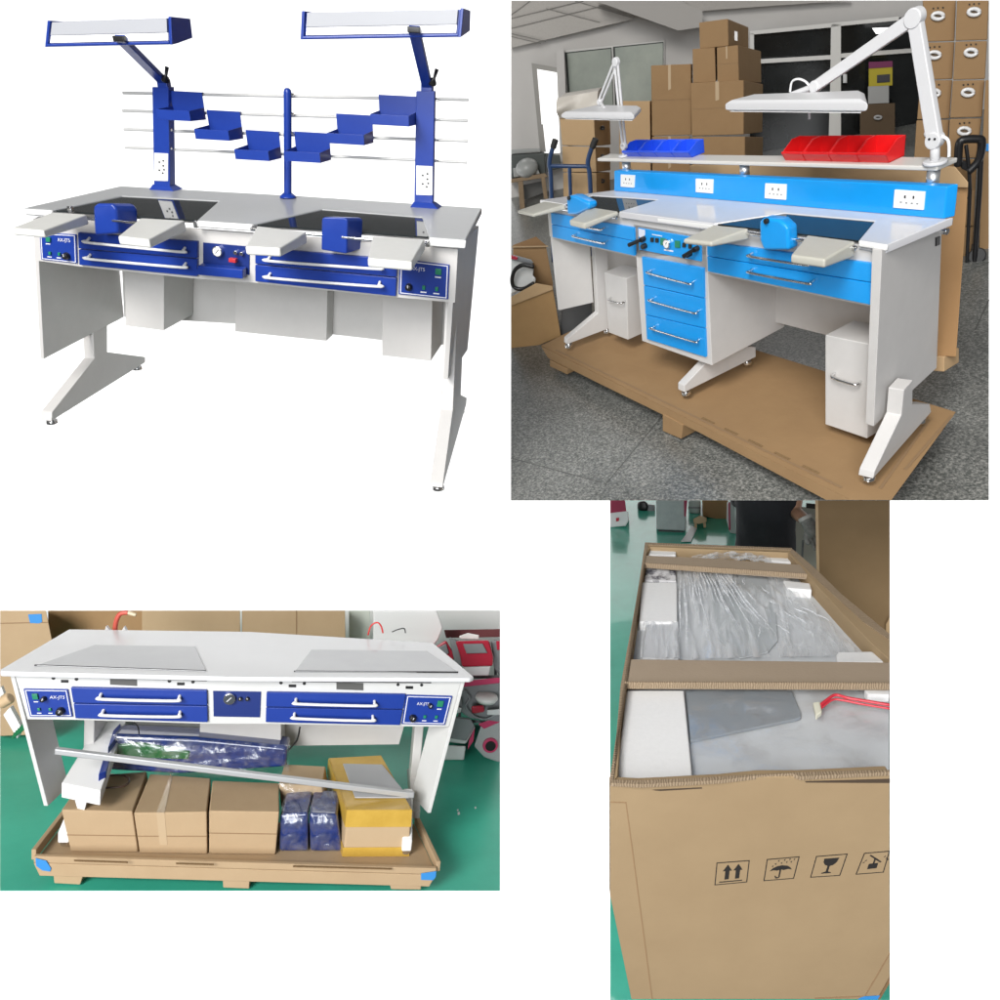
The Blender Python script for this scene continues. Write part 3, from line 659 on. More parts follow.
# white film roll leaning right of the cartons, rack edge and red machines
S = B3
solo(S, 'white_column', 'broad white film wrapped roll standing behind the right end of the bench', 'roll', S.cut([(373, 610.5), (437, 610.5), (443, 628), (438, 640), (430, 650), (373, 650)], Y(1.25), Y(1.5)), mat('white_film_roll', (.8, .8, .8), .3), .01)
solo(S, 'pale_post', 'narrow pale green post standing between the cartons and the white roll', 'post', S.cut([(349, 610.5), (370, 610.5), (370, 650), (349, 650)], Y(1.6), Y(1.7)), mat('pale_green_paint', (.52, .56, .50), .5), .003)
RED = mat('red_machine_plastic', (.42, .02, .045), .25, coat=.4); GREYP = mat('grey_machine_plastic', (.22, .23, .24), .35); LIGHTP = mat('light_machine_plastic', (.62, .64, .64), .35); PINK = mat('pink_trim', (.5, .05, .13), .3)
ym = 1.0
solo(S, 'rack_shelf', 'dark red shelf edge behind the row of red machines', 'shelf', S.cut([(444, 630), (500, 629), (500, 637), (446, 638)], Y(1.6), Y(1.9)), mat('dull_red_shelf', (.20, .06, .065), .5), .003)
def machine(label, quads, y=ym, group='red and grey machines on the right'):
    o = None
    for nm, q, dy, t, m, bv in quads:
        if o is None:
            a = S.hits(q, Y(y)); o = thing(S, 'polishing_machine', label, 'machine', a[-1], group)
        part(o, nm, S.cut(q, Y(y + dy), Y(y + dy + t)), m, bv)
    return o
machine('red machine with a grey window at the right edge, under a white lid', [('body', [(455, 641), (489, 640), (493.5, 657), (493, 666), (462, 667), (460, 655)], 0, .25, RED, .012), ('window', [(463, 644), (482.5, 643.5), (487.5, 653), (466.5, 653.6)], -.015, .02, GREYP, .004), ('base', [(462, 667), (491, 666), (489, 676), (464, 676)], .01, .24, LIGHTP, .008), ('top_cover', [(459, 636), (468, 633), (479, 635), (479, 639.5), (460, 639)], .05, .12, mat('white_lid', (.78, .78, .76), .4), .006), ('side_trim', [(449, 637), (456, 639), (462, 662), (461, 672), (454, 660)], .01, .2, GREYP, .008)])
machine('red machine half hidden behind the bench corner', [('body', [(433, 648), (446, 640), (453, 652), (454, 661), (446, 662)], .02, .25, RED, .01), ('window', [(437, 648), (446, 643.5), (449, 653), (444, 656)], .005, .02, GREYP, .004)], 1.05)
machine('dark red machine cut off by the right edge', [('body', [(491, 641), (500, 640), (500, 676), (494, 668)], .03, .25, GREYP, .008), ('trim', [(496, 641), (500, 641), (500, 650), (497, 650)], .01, .02, RED, .003)], 1.05)
machine('grey machine with a round white lid and red knob', [('body', [(463, 684), (500, 680), (500, 722), (470, 718), (452, 706)], .0, .3, GREYP, .012), ('trim', [(462, 681), (500, 677.5), (500, 683), (463, 687)], -.01, .1, PINK, .004), ('red_knob', [(471, 706), (484, 705), (485, 712), (472, 714)], -.08, .06, RED, .012), ('white_spout', [(487, 710), (500, 709), (500, 715), (487, 715)], -.07, .05, LIGHTP, .006)], .95)
lid = [c for c in bpy.data.objects if c.get('label', '').startswith('grey machine with a round')][0]
c = S.hit((486.5, 698), Y(.9)); part(lid, 'round_lid', tube([c + Vector((0, 0, -.022)), c + Vector((0, 0, .0)), c + Vector((0, 0, .016)), c + Vector((0, 0, .022))], [.052, .066, .06, .02], 24), mat('white_lid', (.78, .78, .76)), smooth='auto')
machine('grey and white machine standing beside the bench leg', [('body', [(447, 742), (466, 744), (475.5, 727), (470, 718), (451, 716), (443, 735)], .0, .3, LIGHTP, .012), ('top_panel', [(452, 717), (471, 719), (475, 726), (466, 741), (449, 738)], -.012, .03, GREYP, .008), ('pink_side', [(469, 740), (475, 727.5), (473.5, 741), (467.5, 750)], -.005, .1, PINK, .004), ('lower_case', [(444, 745), (466, 746), (464, 760), (443, 760)], .0, .28, LIGHTP, .008)], 1.0)
machine('machine with a dark round opening ringed in pink at the right edge', [('body', [(481, 725), (497, 718), (500, 719), (500, 763), (484, 757), (474, 746)], .0, .3, mat('mid_grey_plastic', (.36, .38, .38), .35), .012), ('trim', [(478, 724), (500, 716), (500, 722), (484, 729)], -.01, .08, PINK, .004)], 1.0)
mm = [c for c in bpy.data.objects if c.get('label', '').startswith('machine with a dark round')][0]
c = S.hit((490.5, 746), Y(.985)); part(mm, 'opening_ring', cyl(c, c + Vector((0, .02, 0)), .046, n=24), PINK, .004); part(mm, 'opening', cyl(c + Vector((0, -.003, 0)), c, .031, n=24), BLACK)
machine('small white topped machine right behind the bench panel', [('body', [(447, 700), (461, 696), (463, 706), (458, 712), (449, 712)], .0, .2, GREYP, .008), ('lid', [(455, 706), (462, 708), (460, 713), (454, 713)], -.03, .05, LIGHTP, .006)], .9)
o = thing(S, 'machine_rack', 'grey rack boards carrying the red machines at the right', 'rack', S.hit((480, 760), Y(1.2)))
part(o, 'board', S.cut([(446, 677), (500, 675), (500, 678), (446, 680)], Y(1.06), Y(1.5)), GREYP, .002); part(o, 'board', S.cut([(452, 718), (500, 722), (500, 725), (452, 721)], Y(1.12), Y(1.5)), GREYP, .002)
part(o, 'post', S.cut([(456, 640), (459, 640), (462, 755), (459, 755)], Y(1.5), Y(1.53)), GREYP, .002); part(o, 'post', S.cut([(494, 640), (497, 640), (497, 755), (494, 755)], Y(1.5), Y(1.53)), GREYP, .002)
solo(S, 'grey_hose', 'thin grey hose looped between the machines at the right', 'hose', tube(bez(S.hits([(464, 690), (470, 698), (466, 706), (474, 716), (486, 719), (496, 714)], Y(.93))), .006, 8), GREYP, smooth=True)
# brushes at the left edge
solo(S, 'wooden_roller', 'pale wooden roller end sticking in from the left edge', 'roller', cyl(S.hit((0, 704), Y(.55)), S.hit((11, 697.5), Y(.55)), .026, n=20), mat('pale_wood', (.55, .40, .24), .6), .008)
solo(S, 'white_bundle', 'white slatted bundle with a green net end at the left edge', 'bundle', S.slab([(3, 715), (10, 707), (22, 729), (17, 739)], Y(.6), .03), WHITE_METAL, .003)
solo(S, 'white_stick', 'short white stick above the wooden roller', 'stick', S.slab([(0, 689), (1, 686.5), (4, 694), (0, 697)], Y(.6), .02), WHITE_METAL, .002)
g = G()
for i in range(6): g += tube(S.hits([(13 + i * 2.1, 738 - i * 1.6), (15 + i * 2.1, 733 - i * 2.2)], Y(.59)), .006, 6)
solo(S, 'green_net', 'green net cap on the end of the white bundle', 'net', g, mat('green_net', (.01, .16, .06), .6))

for q, lb in (([(457.5, 812.5), (459.5, 811.5), (460, 814), (458, 815)], 'lowest of three white paper scraps on the green floor'), ([(474.5, 807), (476, 806.4), (476.4, 808), (475, 808.6)], 'rightmost of three white paper scraps on the green floor'), ([(457, 809.6), (458.4, 809), (458.6, 810.4), (457.2, 811)], 'topmost of three white paper scraps on the green floor')):
    solo(S, 'paper_scrap', lb, 'scrap', prism(S.hits(q, Z(-.107)), -UP * .002), WHITE_METAL, group='paper scraps on the floor')
# =================================================================== SET THREE: bright blue bench on a carton base in a store room
C2 = Set(-1.19241, 0.59127, -0.28102, (0.49092, -0.86603, 4.14816))
SKY = mat('bright_blue_enamel', (.008, .31, .78), .28, noise=(16, .2, .8), col2=(.007, .285, .73), bump=(500, .015), coat=.2)
PADG = mat('beige_pad', (.50, .49, .43), .4, noise=(40, .2, .8), col2=(.46, .45, .39), bump=(400, .02))
DARKC = CARTON_D
def bench_two():
    S = C2; H = .843; T = Z(H)
    fl, fr = S.hit((539.5, 200.5), T), S.hit((886.5, 245), T); FR = VP(fl, fr); nF = S.face(FR)
    FP = shift(FR, -.015 if nF.dot(FR[1]) > 0 else .015)
    b = thing(S, 'dental_bench', 'bright blue and white double bench with raised blue splashback, on a carton base', 'workbench', S.hit((690, 390), Z(0)))
    bays = ([(564, 204.2), (592, 195.2), (658, 199.5), (619, 211.5)], [(714, 223.6), (784, 212.8), (875, 220.7), (858.5, 240.4)])
    top = [(539.5, 199.8), (614, 190), (946, 218.5), (954, 216.5), (886.8, 244.8), (858.5, 240.4), (875, 220.7), (784, 212.8), (714, 223.6), (619, 211.5), (658, 199.5), (592, 195.2), (564, 204.2)]
    part(b, 'tabletop', S.slab(top, T, .03), mat('laminate_top_bright', (.62, .62, .64), .14, noise=(8, .2, .8), col2=(.58, .58, .60)), .006)
    for q in bays:
        part(b, 'glass_panel', S.slab(q, T, .006, -.004), BLACK_GLASS); part(b, 'glass_tray', S.slab(q, T, .012, -.0105), GREY_WHITE)
    for q in ([(539.5, 200.2), (564, 204.4), (564, 209), (540, 205)], [(618.8, 212), (713, 224.4), (713, 230), (619, 217)], [(858, 241), (886.8, 245.5), (886, 251.5), (858, 247)]):
        part(b, 'front_edging', S.slab(q, FR, .012, .008), WHITE_EDGE, .005)
    part(b, 'apron', S.slab([(547, 204), (882, 248), (879, 310), (870, 306.5), (707, 272.5), (634, 257), (552, 238), (549.5, 236)], FP, .02), GREY_WHITE, .002)
    def drawer(q, h, out=.04):
        d = part(b, 'drawer', S.slab(q, FP, .02, .012), SKY, .0025)
        part(d, 'handle', bar_handle(S, h[0], h[1], FP, out, .005, .004, .012), CHROME, smooth=True)
    drawer([(550.6, 213), (633.5, 228), (634, 240.8), (551.4, 224)], ((578, 225.6), (600.5, 230)))
    drawer([(551.5, 224.6), (634, 241.4), (634.4, 256), (552.4, 237.2)], ((573, 236.4), (603, 243.4)))
    drawer([(706.8, 242), (872, 263.8), (871.8, 282.6), (707, 255.8)], ((748.8, 256.4), (806, 265.4)))
    drawer([(707, 256.5), (871.8, 283.4), (870, 305), (707.6, 271.4)], ((748.8, 272.6), (808, 283.6)))
    # pedestal with three drawers and the control panel
    f = S.hits([(633.5, 224), (706, 236), (712, 365.7), (642, 341)], FP); rr = S.hit((785, 327), Z(f[2].z)); dv = rr - f[2]; dv.x = max(dv.x * 0, -.0); dv.z = 0
    part(b, 'pedestal', prism(f, dv), GREY_WHITE, .003)
    for q, h in (([(641.6, 257), (703, 268.4), (703.6, 298), (643.6, 285)], ((647.8, 273), (688.8, 284))), ([(643.7, 285.8), (703.6, 298.8), (704.4, 328.2), (645.2, 314.4)], ((649.8, 301), (694, 313.2))), ([(645.3, 315.2), (704.5, 329), (705.6, 357.4), (646.8, 339.2)], ((651.5, 329), (694.6, 342)))): drawer(q, h)
    q = [(638, 228), (701, 238.8), (701.2, 261.6), (639.2, 249.6)]; at, rec = quad_at(q)
    cp = part(b, 'control_panel', S.slab(q, FP, .008, .006), SKY, .001)
    for px, py, r in ((651.6, 240, 1.5), (656.4, 240.5, 1.5), (662.5, 241.8, 2.4), (677, 244.4, 2.4), (683.6, 245.3, 1.5), (689.5, 246.6, 1.5)):
        part(cp, 'switch', S.slab([(px - r, py - r * 1.5), (px + r, py - r * 1.3), (px + r, py + r * 1.5), (px - r, py + r * 1.3)], FP, .006, .012), GREEN_SW if r > 2 else BLACK, .001)
    c = S.hit((669.3, 242.6), FP) + nF * .006; g_ = part(cp, 'gauge', cyl(c, c + nF * .014, .022, n=22), CHROME, .002); part(g_, 'dial', cyl(c + nF * .014, c + nF * .0153, .017, n=22), SOCKET); part(g_, 'needle', tube([c + nF * .016, c + nF * .016 + Vector((.008, 0, .009))], .0015, 6), BLACK)
    part(cp, 'caption', S.slab([(664, 249), (673, 250.6), (673, 252), (664, 250.4)], FP, .001, .0075), LETTER)
    part(cp, 'caption', S.slab([(652, 234), (662, 235.8), (662, 236.6), (652, 234.8)], FP, .001, .0075), LETTER)
    part(cp, 'film_flap', S.slab([(638.5, 228.6), (645, 230), (645, 235), (641, 238.5), (638.7, 236)], FP, .001, .009), mat('film_flap', (.7, .74, .85), .2))
    for k0, k1, k2 in (((645.5, 238), (637, 241.5), (646.8, 245)), ((699, 247.6), (692, 252.6), (691.6, 253))):
        a, c_, e = [S.hit(k, FP) for k in (k0, k1, k2)]
        v = part(cp, 'valve', cyl(a, a + nF * .03, .012) + tube([a + nF * .032, c_ + nF * .05], [.008, .010], 10), BLACK, .001)
        part(v, 'knob', cyl(e, e + nF * .03, .012), BLACK, .002)
    # side panels, back panel, dust bins
    f0, f1 = S.hit((547.5, 210), FP), S.hit((558, 309.8), FP); r1 = S.hit((592, 302), Z(f1.z)); r0 = r1.copy(); r0.z = f0.z; r0.x += f0.x - f1.x
    part(b, 'side_panel', prism([f0, f1, r1, r0], Vector((.016, 0, 0))), GREY_WHITE, .002)
    q = [(882, 250), (873.6, 426.6)]; f0, f1 = S.hits(q, FP); dr = S.hit((936.7, 368), X(f1.x)) ; yr = dr.y
    XP = VP(f1, S.hit((936.7, 368), Z(f1.z)))
    q = S.hits([(882, 250), (873.6, 426.6), (936.7, 368), (942, 230)], XP)
    part(b, 'side_panel', prism(q, Vector((-.035, 0, 0))), GREY_WHITE, .002)
    cs = S.hit((942.4, 231), XP); part(b, 'cable_nut', cyl(cs, cs + Vector((.02, 0, 0)), .012), CHROME, .002)
    part(b, 'power_inlet', S.slab([(936.4, 237.6), (940.6, 236), (940.4, 244.6), (936.3, 246.4)], XP, .006, .004), BLACK, .002)
    yb = (q[2].y + q[3].y) / 2 - .02; BY = Y(yb)
    part(b, 'back_panel', S.slab([(595, 235), (935, 270), (905, 355), (785.4, 324.8), (640, 290), (600, 278)], BY, .012), GREY_WHITE, .002)
    for fq, tp, hh in (([(604, 272), (626.5, 278.6), (628, 340), (608.5, 332.5)], (623.5, 264), ((607.5, 300), (620.5, 303.6))), ([(825, 335), (869.5, 344.2), (867, 438.8), (825, 424.5)], (853.5, 320), ((831, 377.4), (855, 385.2)))):
        bl = S.hit(fq[3], Z(.06 if fq[0][0] < 700 else .02)); br = S.hit(fq[2], Z(bl.z)); pl = VP(bl, br); f = S.hits(fq, pl); k = S.hit(tp, Z(f[0].z)) - f[0]; k.z = 0
        d = part(b, 'dust_bin', prism(f, k), GREY_WHITE, .004)
        part(d, 'handle', bar_handle(S, hh[0], hh[1], pl, .03, .005, .004, .0), CHROME, smooth=True)
    # legs
    def leg(face, th, padat, zoff=.03, name='leg'):
        g0 = S.hit(face[0], Z(zoff)); g1 = S.hit(face[-1], Z(zoff)); pl = VP(g0, g1); q = S.hits(face, pl); n = S.face(pl)
        L = part(b, name, prism(q, -n * th), GREY_WHITE, .004)
        for p in (q[0] - n * th / 2 + (q[-1] - q[0]) * .06, q[-1] - n * th / 2 - (q[-1] - q[0]) * .08):
            part(L, 'foot_pad', cyl(p, p - UP * .012, .009) + cyl(p - UP * .012, p - UP * .028, .022, .025), CHROME, .002)
        return L
    leg([(567, 344.5), (567, 339), (598, 313), (594, 235), (608, 238), (608.6, 322), (612, 322), (612, 327.5)], .045, None)
    leg([(684.5, 392.6), (684.5, 385.5), (706, 363), (712, 345), (740, 335), (745, 346), (756, 347), (756, 357)], .05, None)
    leg([(873, 479), (874.6, 471.6), (901.5, 415), (904, 390), (913, 380), (912.7, 404.5), (930, 404), (931.6, 412)], .055, None)
    # splashback
    bq = [(614, 170.8), (946.8, 186.6), (943.5, 219.2), (614, 191)]
    bl, br = S.hit(bq[3], T), S.hit(bq[2], T); PS = VP(bl, br); nS = S.face(PS); f = S.hits(bq, PS)
    e = S.hit((955.2, 216.4), T) - br; e.z = 0
    sb = part(b, 'splashback', prism(f, [p + e for p in f]), SKY, .004)
    for q in ([(620.5, 174.6), (634.6, 175.4), (634, 187.8), (620.5, 186.8)], [(695.5, 178.8), (713, 179.6), (712.5, 193.6), (695.5, 192.2)], [(765, 183.4), (786.3, 184.5), (785.5, 200), (764.4, 198.4)], [(894.3, 189.8), (925, 191.8), (923.2, 210.2), (893, 207.8)]):
        so = part(sb, 'socket', S.slab(q, PS, .006, .005), SOCKET, .0015); at, rec = quad_at(q)
        for u, v, w, h in ((.36, .35, .05, .16), (.64, .35, .05, .16), (.24, .66, .06, .07), (.42, .68, .06, .07), (.6, .68, .06, .07), (.78, .68, .06, .07)):
            part(so, 'slot', S.slab(rec(u - w / 2, v - h / 2, u + w / 2, v + h / 2), PS, .001, .0062), BLACK if v < .5 else GREYP)
    # shelf above, on three short posts
    zs = S.hit((932, 170), shift(PS, -.03 if nS.dot(PS[1]) > 0 else .03)).z
    sp = shift(PS, .0); 
    fs = S.hits([(597, 158.8), (937.5, 169)], sp); zs = (fs[0].z + fs[1].z) / 2
    ZS = Z(zs)
    sq = S.hits([(597, 158.2), (610, 153.6), (958, 157.2), (937.5, 166.2)], ZS)
    sh = part(b, 'shelf', prism(sq, -UP * .016), mat('shelf_laminate', (.60, .585, .55), .35), .004)
    for x0, x1, y in ((624.5, 630, 171.4), (741.6, 748, 175), (926.8, 937.6, 185)):
        c = S.hit(((x0 + x1) / 2, y), shift(PS, -.05 if nS.dot(PS[1]) > 0 else .05)); r = abs(S.hit((x1, y), PS).x - S.hit((x0, y), PS).x) / 2
        part(b, 'shelf_post', cyl((c.x, c.y, c.z - .01), (c.x, c.y, zs - .015), max(r, .02), n=20), ALU, smooth='auto')
    # pads, rods and bench pins
    ZP = Z(H + .002)
    for q, d1, d2 in (([(517, 210.4), (545, 201), (565.4, 204), (533, 214)], .018, .03), ([(569, 220), (591.5, 206.7), (618.4, 211), (584, 223.4)], .03, .022), ([(682.8, 239), (714, 224.6), (749, 228), (711, 242)], .02, .045), ([(790.6, 254.8), (807, 234.4), (856, 240.8), (824.7, 259.4)], .03, .055)):
        a = S.hits(q, ZP); lo = [a[0] - UP * d1, a[1] - UP * d2, a[2] - UP * d2, a[3] - UP * d1]
        part(b, 'arm_pad', prism(a, lo), PADG, .008)
    for p, q in (((560, 207), (620, 216)), ((746, 230.5), (860, 246))):
        part(b, 'rod', cyl(S.hit(p, FR) + nF * .02, S.hit(q, FR) + nF * .02, .008), CHROME, smooth='auto')
    for q, kn in (([(566, 198.6), (569, 195.8), (575, 195.8), (588.5, 202.8), (589, 209), (576, 215), (567, 215)], (569.8, 197.6)), ([(758.6, 222), (762, 217.6), (778.6, 219.6), (787.4, 227.4), (788.6, 250.6), (763, 250.6), (759, 240)], (767.5, 220.6))):
        a = S.hits(q, (FR[0] + nF * .05, FR[1])); pn = part(b, 'bench_pin_holder', prism(a, -nF * .055 + UP * -.004), SKY, .012)
        k = S.hit(kn, (FR[0] + nF * .05, FR[1])); part(pn, 'locking_knob', cyl(k, k + nF * .012, .010), BLACK, .002)
    return b, FP, nF, ZS, PS, nS, sq
bench2, FP2, nF2, ZS2, PS2, nS2, SQ2 = bench_two()

def pick_bin(front, z, m, label, group, d, h=.085):
    """small open-fronted picking bin; front = two pixels of its lower front edge on the shelf"""
    S = C2; a, c = S.hit(front[0], Z(z)), S.hit(front[1], Z(z)); w = (c - a); t = .004; b = d
    o = thing(S, 'picking_bin', label, 'bin', (a + c) / 2, group)
    u = w.normalized()
    def bx(p, q, r, hh): return prism([p, p + q, p + q + r, p + r], UP * hh)
    part(o, 'bottom', bx(a, w, b, t), m)
    part(o, 'back', bx(a + b - b.normalized() * t, w, b.normalized() * t, h), m, .001)
    fo = -b.normalized() * .022
    part(o, 'front_lip', prism([a, c, c + fo + UP * h * .45, a + fo + UP * h * .45], b.normalized() * t), m, .001)
    part(o, 'label_lip', prism([a + fo + UP * h * .45, c + fo + UP * h * .45, c + fo + UP * (h * .45 + .006), a + fo + UP * (h * .45 + .006)], b.normalized() * .008), m, .001)
    for p, s in ((a, 1), (c - u * t, 1)):
        part(o, 'side', prism([p, p + b, p + b + UP * h, p + b * .45 + UP * h, p + fo + UP * h * .45], u * t), m, .001)
    return o
zb = ZS2[0].z + .001
dS = -nS2; 
BB = mat('blue_bin_plastic', (.02, .10, .80), .3, coat=.2, noise=(30, .2, .8), col2=(.018, .085, .72)); RB = mat('red_bin_plastic', (.75, .012, .014), .3, coat=.2, noise=(30, .2, .8), col2=(.68, .01, .012))
ex = [625.5, 641.5, 658, 675, 692.5]
for i, w in enumerate(('leftmost of the four blue bins on the shelf, below the far lamp', 'second from the left of the four blue bins on the shelf', 'second from the right of the four blue bins on the shelf', 'rightmost of the four blue bins on the shelf')):
    pick_bin(((ex[i] + .2, 156.4 + i * .25), (ex[i + 1] - .2, 156.7 + i * .25)), zb, BB, w, 'blue picking bins in a row', dS * .075, .058)
ex = [785, 806, 832, 860, 889.5]
for i, w in enumerate(('leftmost of the four red bins on the shelf', 'second from the left of the four red bins on the shelf', 'second from the right of the four red bins on the shelf', 'rightmost of the four red bins on the shelf, nearest the big lamp post')):
    pick_bin(((ex[i] + .2, 160.2 + i * .6), (ex[i + 1] - .2, 160.9 + i * .6)), zb, RB, w, 'red picking bins in a row', dS * .08, .068)

def arm_lamp(head, thick, pts, rad, label, big):
    """swing arm lamp: pts = base, bracket, elbow, head joint (px) on the shelf's plane"""
    S = C2; PL = shift(PS2, 0); n = nS2
    base = S.hit(pts[0], ZS2); PL = (base, PS2[1]); P = [S.hit(p, PL) for p in pts]
    o = thing(S, 'arm_lamp', label, 'lamp', base, 'swing arm lamps on the shelf')
    W = LAMPW
    part(o, 'pole', cyl(base, P[1], rad * .62, n=18), W, smooth='auto'); part(o, 'clamp', cyl(base + UP * .001, base + UP * .012, rad * 1.6, n=20), W, .003)
    for nm, i, j, k in (('lower_arm', 1, 2, 1.), ('upper_arm', 2, 3, .9)):
        d = P[j] - P[i]; s = d.cross(n).normalized() * rad * k; tt = n * rad * .55
        if big:
            part(o, nm, prism([P[i] + s - tt, P[i] - s - tt, P[i] - s + tt, P[i] + s + tt], [P[j] + s * .9 - tt, P[j] - s * .9 - tt, P[j] - s * .9 + tt, P[j] + s * .9 + tt]), W, .004)
        else:
            for sg in (1, -1): part(o, nm, tube([P[i] + s * sg * .75, P[j] + s * sg * .75], rad * .4, 10), W, smooth='auto')
    for i, k in ((1, 1.15), (2, 1.25), (3, .9)):
        part(o, 'joint', cyl(P[i] - n * rad * .7, P[i] + n * rad * .7, rad * k, n=20), W, .004)
    for dx in (-.4, .4): part(o, 'screw', cyl(P[1] + n * rad * .7 + Vector((dx * rad, 0, rad * .3)), P[1] + n * rad * .76 + Vector((dx * rad, 0, rad * .3)), rad * .18, n=8), BLACK)
    hz = S.hits(head, Z(P[4].z if len(P) > 4 else P[3].z - .03)); 
    part(o, 'stem', cyl(P[3], (P[3] * .3 + sum(hz, Vector()) / len(hz) * .7) if not big else P[4], rad * .5), W, .002)
    c = sum(hz, Vector()) / len(hz)
    lo = [p - UP * (thick - .006) for p in hz]; up = [c + (p - c) * .9 + UP * .012 for p in hz]
    hd = part(o, 'head', loft([[c + (p - c) * .93 - UP * thick for p in hz], lo, hz, up]) , W, .006)
    dl = [c + (p - c) * .92 - UP * (thick + .001) for p in hz]
    part(hd, 'diffuser', prism(dl, -UP * .002), mat('lamp_diffuser', (.85, .85, .85), .4))
    return o, P, hz
arm_lamp([(561, 114.5), (598, 107), (641, 108), (634, 115.5)], .02, [(623.8, 157), (624, 146), (616, 62), (600, 102), (600, 108)], .016, 'smaller white arm lamp at the far left end of the shelf, behind the blue bins', False)
o, P, hz = arm_lamp([(724.5, 104), (752, 97), (865, 93.5), (868, 103.5)], .026, [(935, 164), (935, 140), (915, 17.5), (816, 86), (791, 95.5)], .023, 'large white arm lamp on the near right end of the shelf', True)
S = C2; pl = (P[0], PS2[1])
part(o, 'cable', tube(bez(S.hits([(941, 136), (947, 139), (949, 145), (949, 157)], pl)), .005, 8), WHITE_METAL, smooth=True)
part(o, 'cable', tube(bez(S.hits([(790, 92), (792, 82), (798, 79), (806, 82), (812, 90)], pl)), .004, 8), WHITE_METAL, smooth=True)
part(o, 'pull_rod', tube(S.hits([(809.6, 100), (809.4, 119)], pl), .004, 8), WHITE_METAL)

# ---- carton base with blocks, floor
def base_two():
    S = C2; zt = -.03
    TP = Z(zt); o = thing(S, 'carton_pallet', 'brown carton sheet on blocks under the bright blue bench', 'pallet', S.hit((700, 420), TP))
    q = [(541, 345.5), (851.5, 500), (891.5, 500), (955.8, 412), (756, 350), (618, 308)]
    part(o, 'sheet', S.cut(q, TP, Z(zt - .012)), CARTON_D, .001)
    fl, fr = S.hit((541, 345.5), TP), S.hit((851.5, 500), TP); PL = VP(fl, fr)
    part(o, 'skirt', S.slab([(541, 346.2), (851, 500), (826, 500), (700, 433), (600, 384), (548, 358)], PL, .012, -.002), CARTON_D, .001)
    bk = []
    for q in ([(549.5, 360), (567, 369), (567, 374.5), (550, 366.5)], [(662.5, 414), (683, 425), (681, 439), (662.5, 431)], [(846, 500), (848, 497), (851, 500)]):
        if len(q) == 4: bk.append(part(o, 'block', S.slab(q, PL, .12, .004), CARTON_D, .003))
    # worn ridges in the sheet
    for p, q, r in (((556, 350), (842, 488), 0), ((700, 417), (830, 479), 1), ((952, 416), (905, 470), 0), ((929, 420), (880, 489), 0)):
        a, c = S.hit(p, TP), S.hit(q, TP); d = (c - a); k = d.cross(UP).normalized() * .006; m = 26; rn = random.Random(len(p) + int(p[0]))
        for i in range(1 if not r else 5):
            s0, s1 = (0., 1.) if not r else (i / 5 + .02, i / 5 + .13)
            A_, B_ = a + d * s0 + UP * .001, a + d * s1 + UP * .001
            part(o, 'ridge', prism([A_ - k, B_ - k, B_ + k, A_ + k], UP * .002), CREASE if not r else CARTON_EDGE, .001)
    zf = S.hit((662.5, 431), PL).z
    return zf, PL
ZF2, PLB2 = base_two()
print('set two floor z', ZF2)
def terrazzo():
    m = mat('terrazzo', (.17, .17, .16), .3, spec=.5, bump=(60, .03)); nt = m.node_tree; b = nt.nodes['Principled BSDF']; L = nt.links.new
    tc = nt.nodes.new('ShaderNodeTexCoord')
    n1 = nt.nodes.new('ShaderNodeTexNoise'); n1.inputs['Scale'].default_value = 85; n1.inputs['Detail'].default_value = 3; n1.inputs['Roughness'].default_value = .8
    r1 = nt.nodes.new('ShaderNodeValToRGB'); e = r1.color_ramp.elements; e[0].position = .34; e[0].color = (.05, .055, .05, 1); e[1].position = .66; e[1].color = (.36, .355, .33, 1); x = e.new(.5); x.color = (.155, .16, .15, 1)
    n2 = nt.nodes.new('ShaderNodeTexNoise'); n2.inputs['Scale'].default_value = 1.6; n2.inputs['Detail'].default_value = 4
    r2 = nt.nodes.new('ShaderNodeMapRange'); r2.inputs['From Min'].default_value = .3; r2.inputs['From Max'].default_value = .7; r2.inputs['To Min'].default_value = .78; r2.inputs['To Max'].default_value = 1.12
    mx = nt.nodes.new('ShaderNodeMix'); mx.data_type = 'RGBA'; mx.blend_type = 'MULTIPLY'; mx.inputs['Factor'].default_value = 1
    L(tc.outputs['Object'], n1.inputs['Vector']); L(tc.outputs['Object'], n2.inputs['Vector']); L(n1.outputs['Fac'], r1.inputs['Fac']); L(n2.outputs['Fac'], r2.inputs['Value'])
    L(r1.outputs['Color'], mx.inputs['A']); L(r2.outputs['Result'], mx.inputs['B']); L(mx.outputs['Result'], b.inputs['Base Color'])
    return m
def room_two():
    S = C2; ZF = Z(ZF2); L_, R_, Tp, Bt = 511, 989, 0.5, 499.7
    WALL = mat('grey_white_wall', (.50, .485, .465), .8, noise=(2.5, .3, .7), col2=(.47, .455, .435))
    YP = BP(WD)
    def row(px):
        lo, hi = 100., 499.
        for _ in range(50):
            m = (lo + hi) / 2
            if S.hit((px, m), YP).z > ZF2: lo = m
            else: hi = m
        return lo
    el, er = row(L_), row(R_)
    print('floor rows two', el, er)
    struct(S, 'floor', prism(S.hits([(L_, Bt), (R_, Bt), (R_, er), (L_, el)], ZF), -UP * .004), terrazzo())
    for p, q in (((511, 458), (600, 482)), ((606, 484), (664, 414)), ((975, 330), (989, 300)), ((938, 285), (989, 262))):
        a, c = S.hit(p, ZF), S.hit(q, ZF); k = (c - a).cross(UP).normalized() * .0025
        struct(S, 'floor_joint', prism([a - k + UP * .001, c - k + UP * .001, c + k + UP * .001, a + k + UP * .001], -UP * .003), mat('joint_dark', (.09, .09, .085), .6))
    struct(S, 'back_wall', S.cut([(L_, Tp), (R_, Tp), (R_, er), (L_, el)], YP, BP(WD + .12)), WALL)
    return WALL
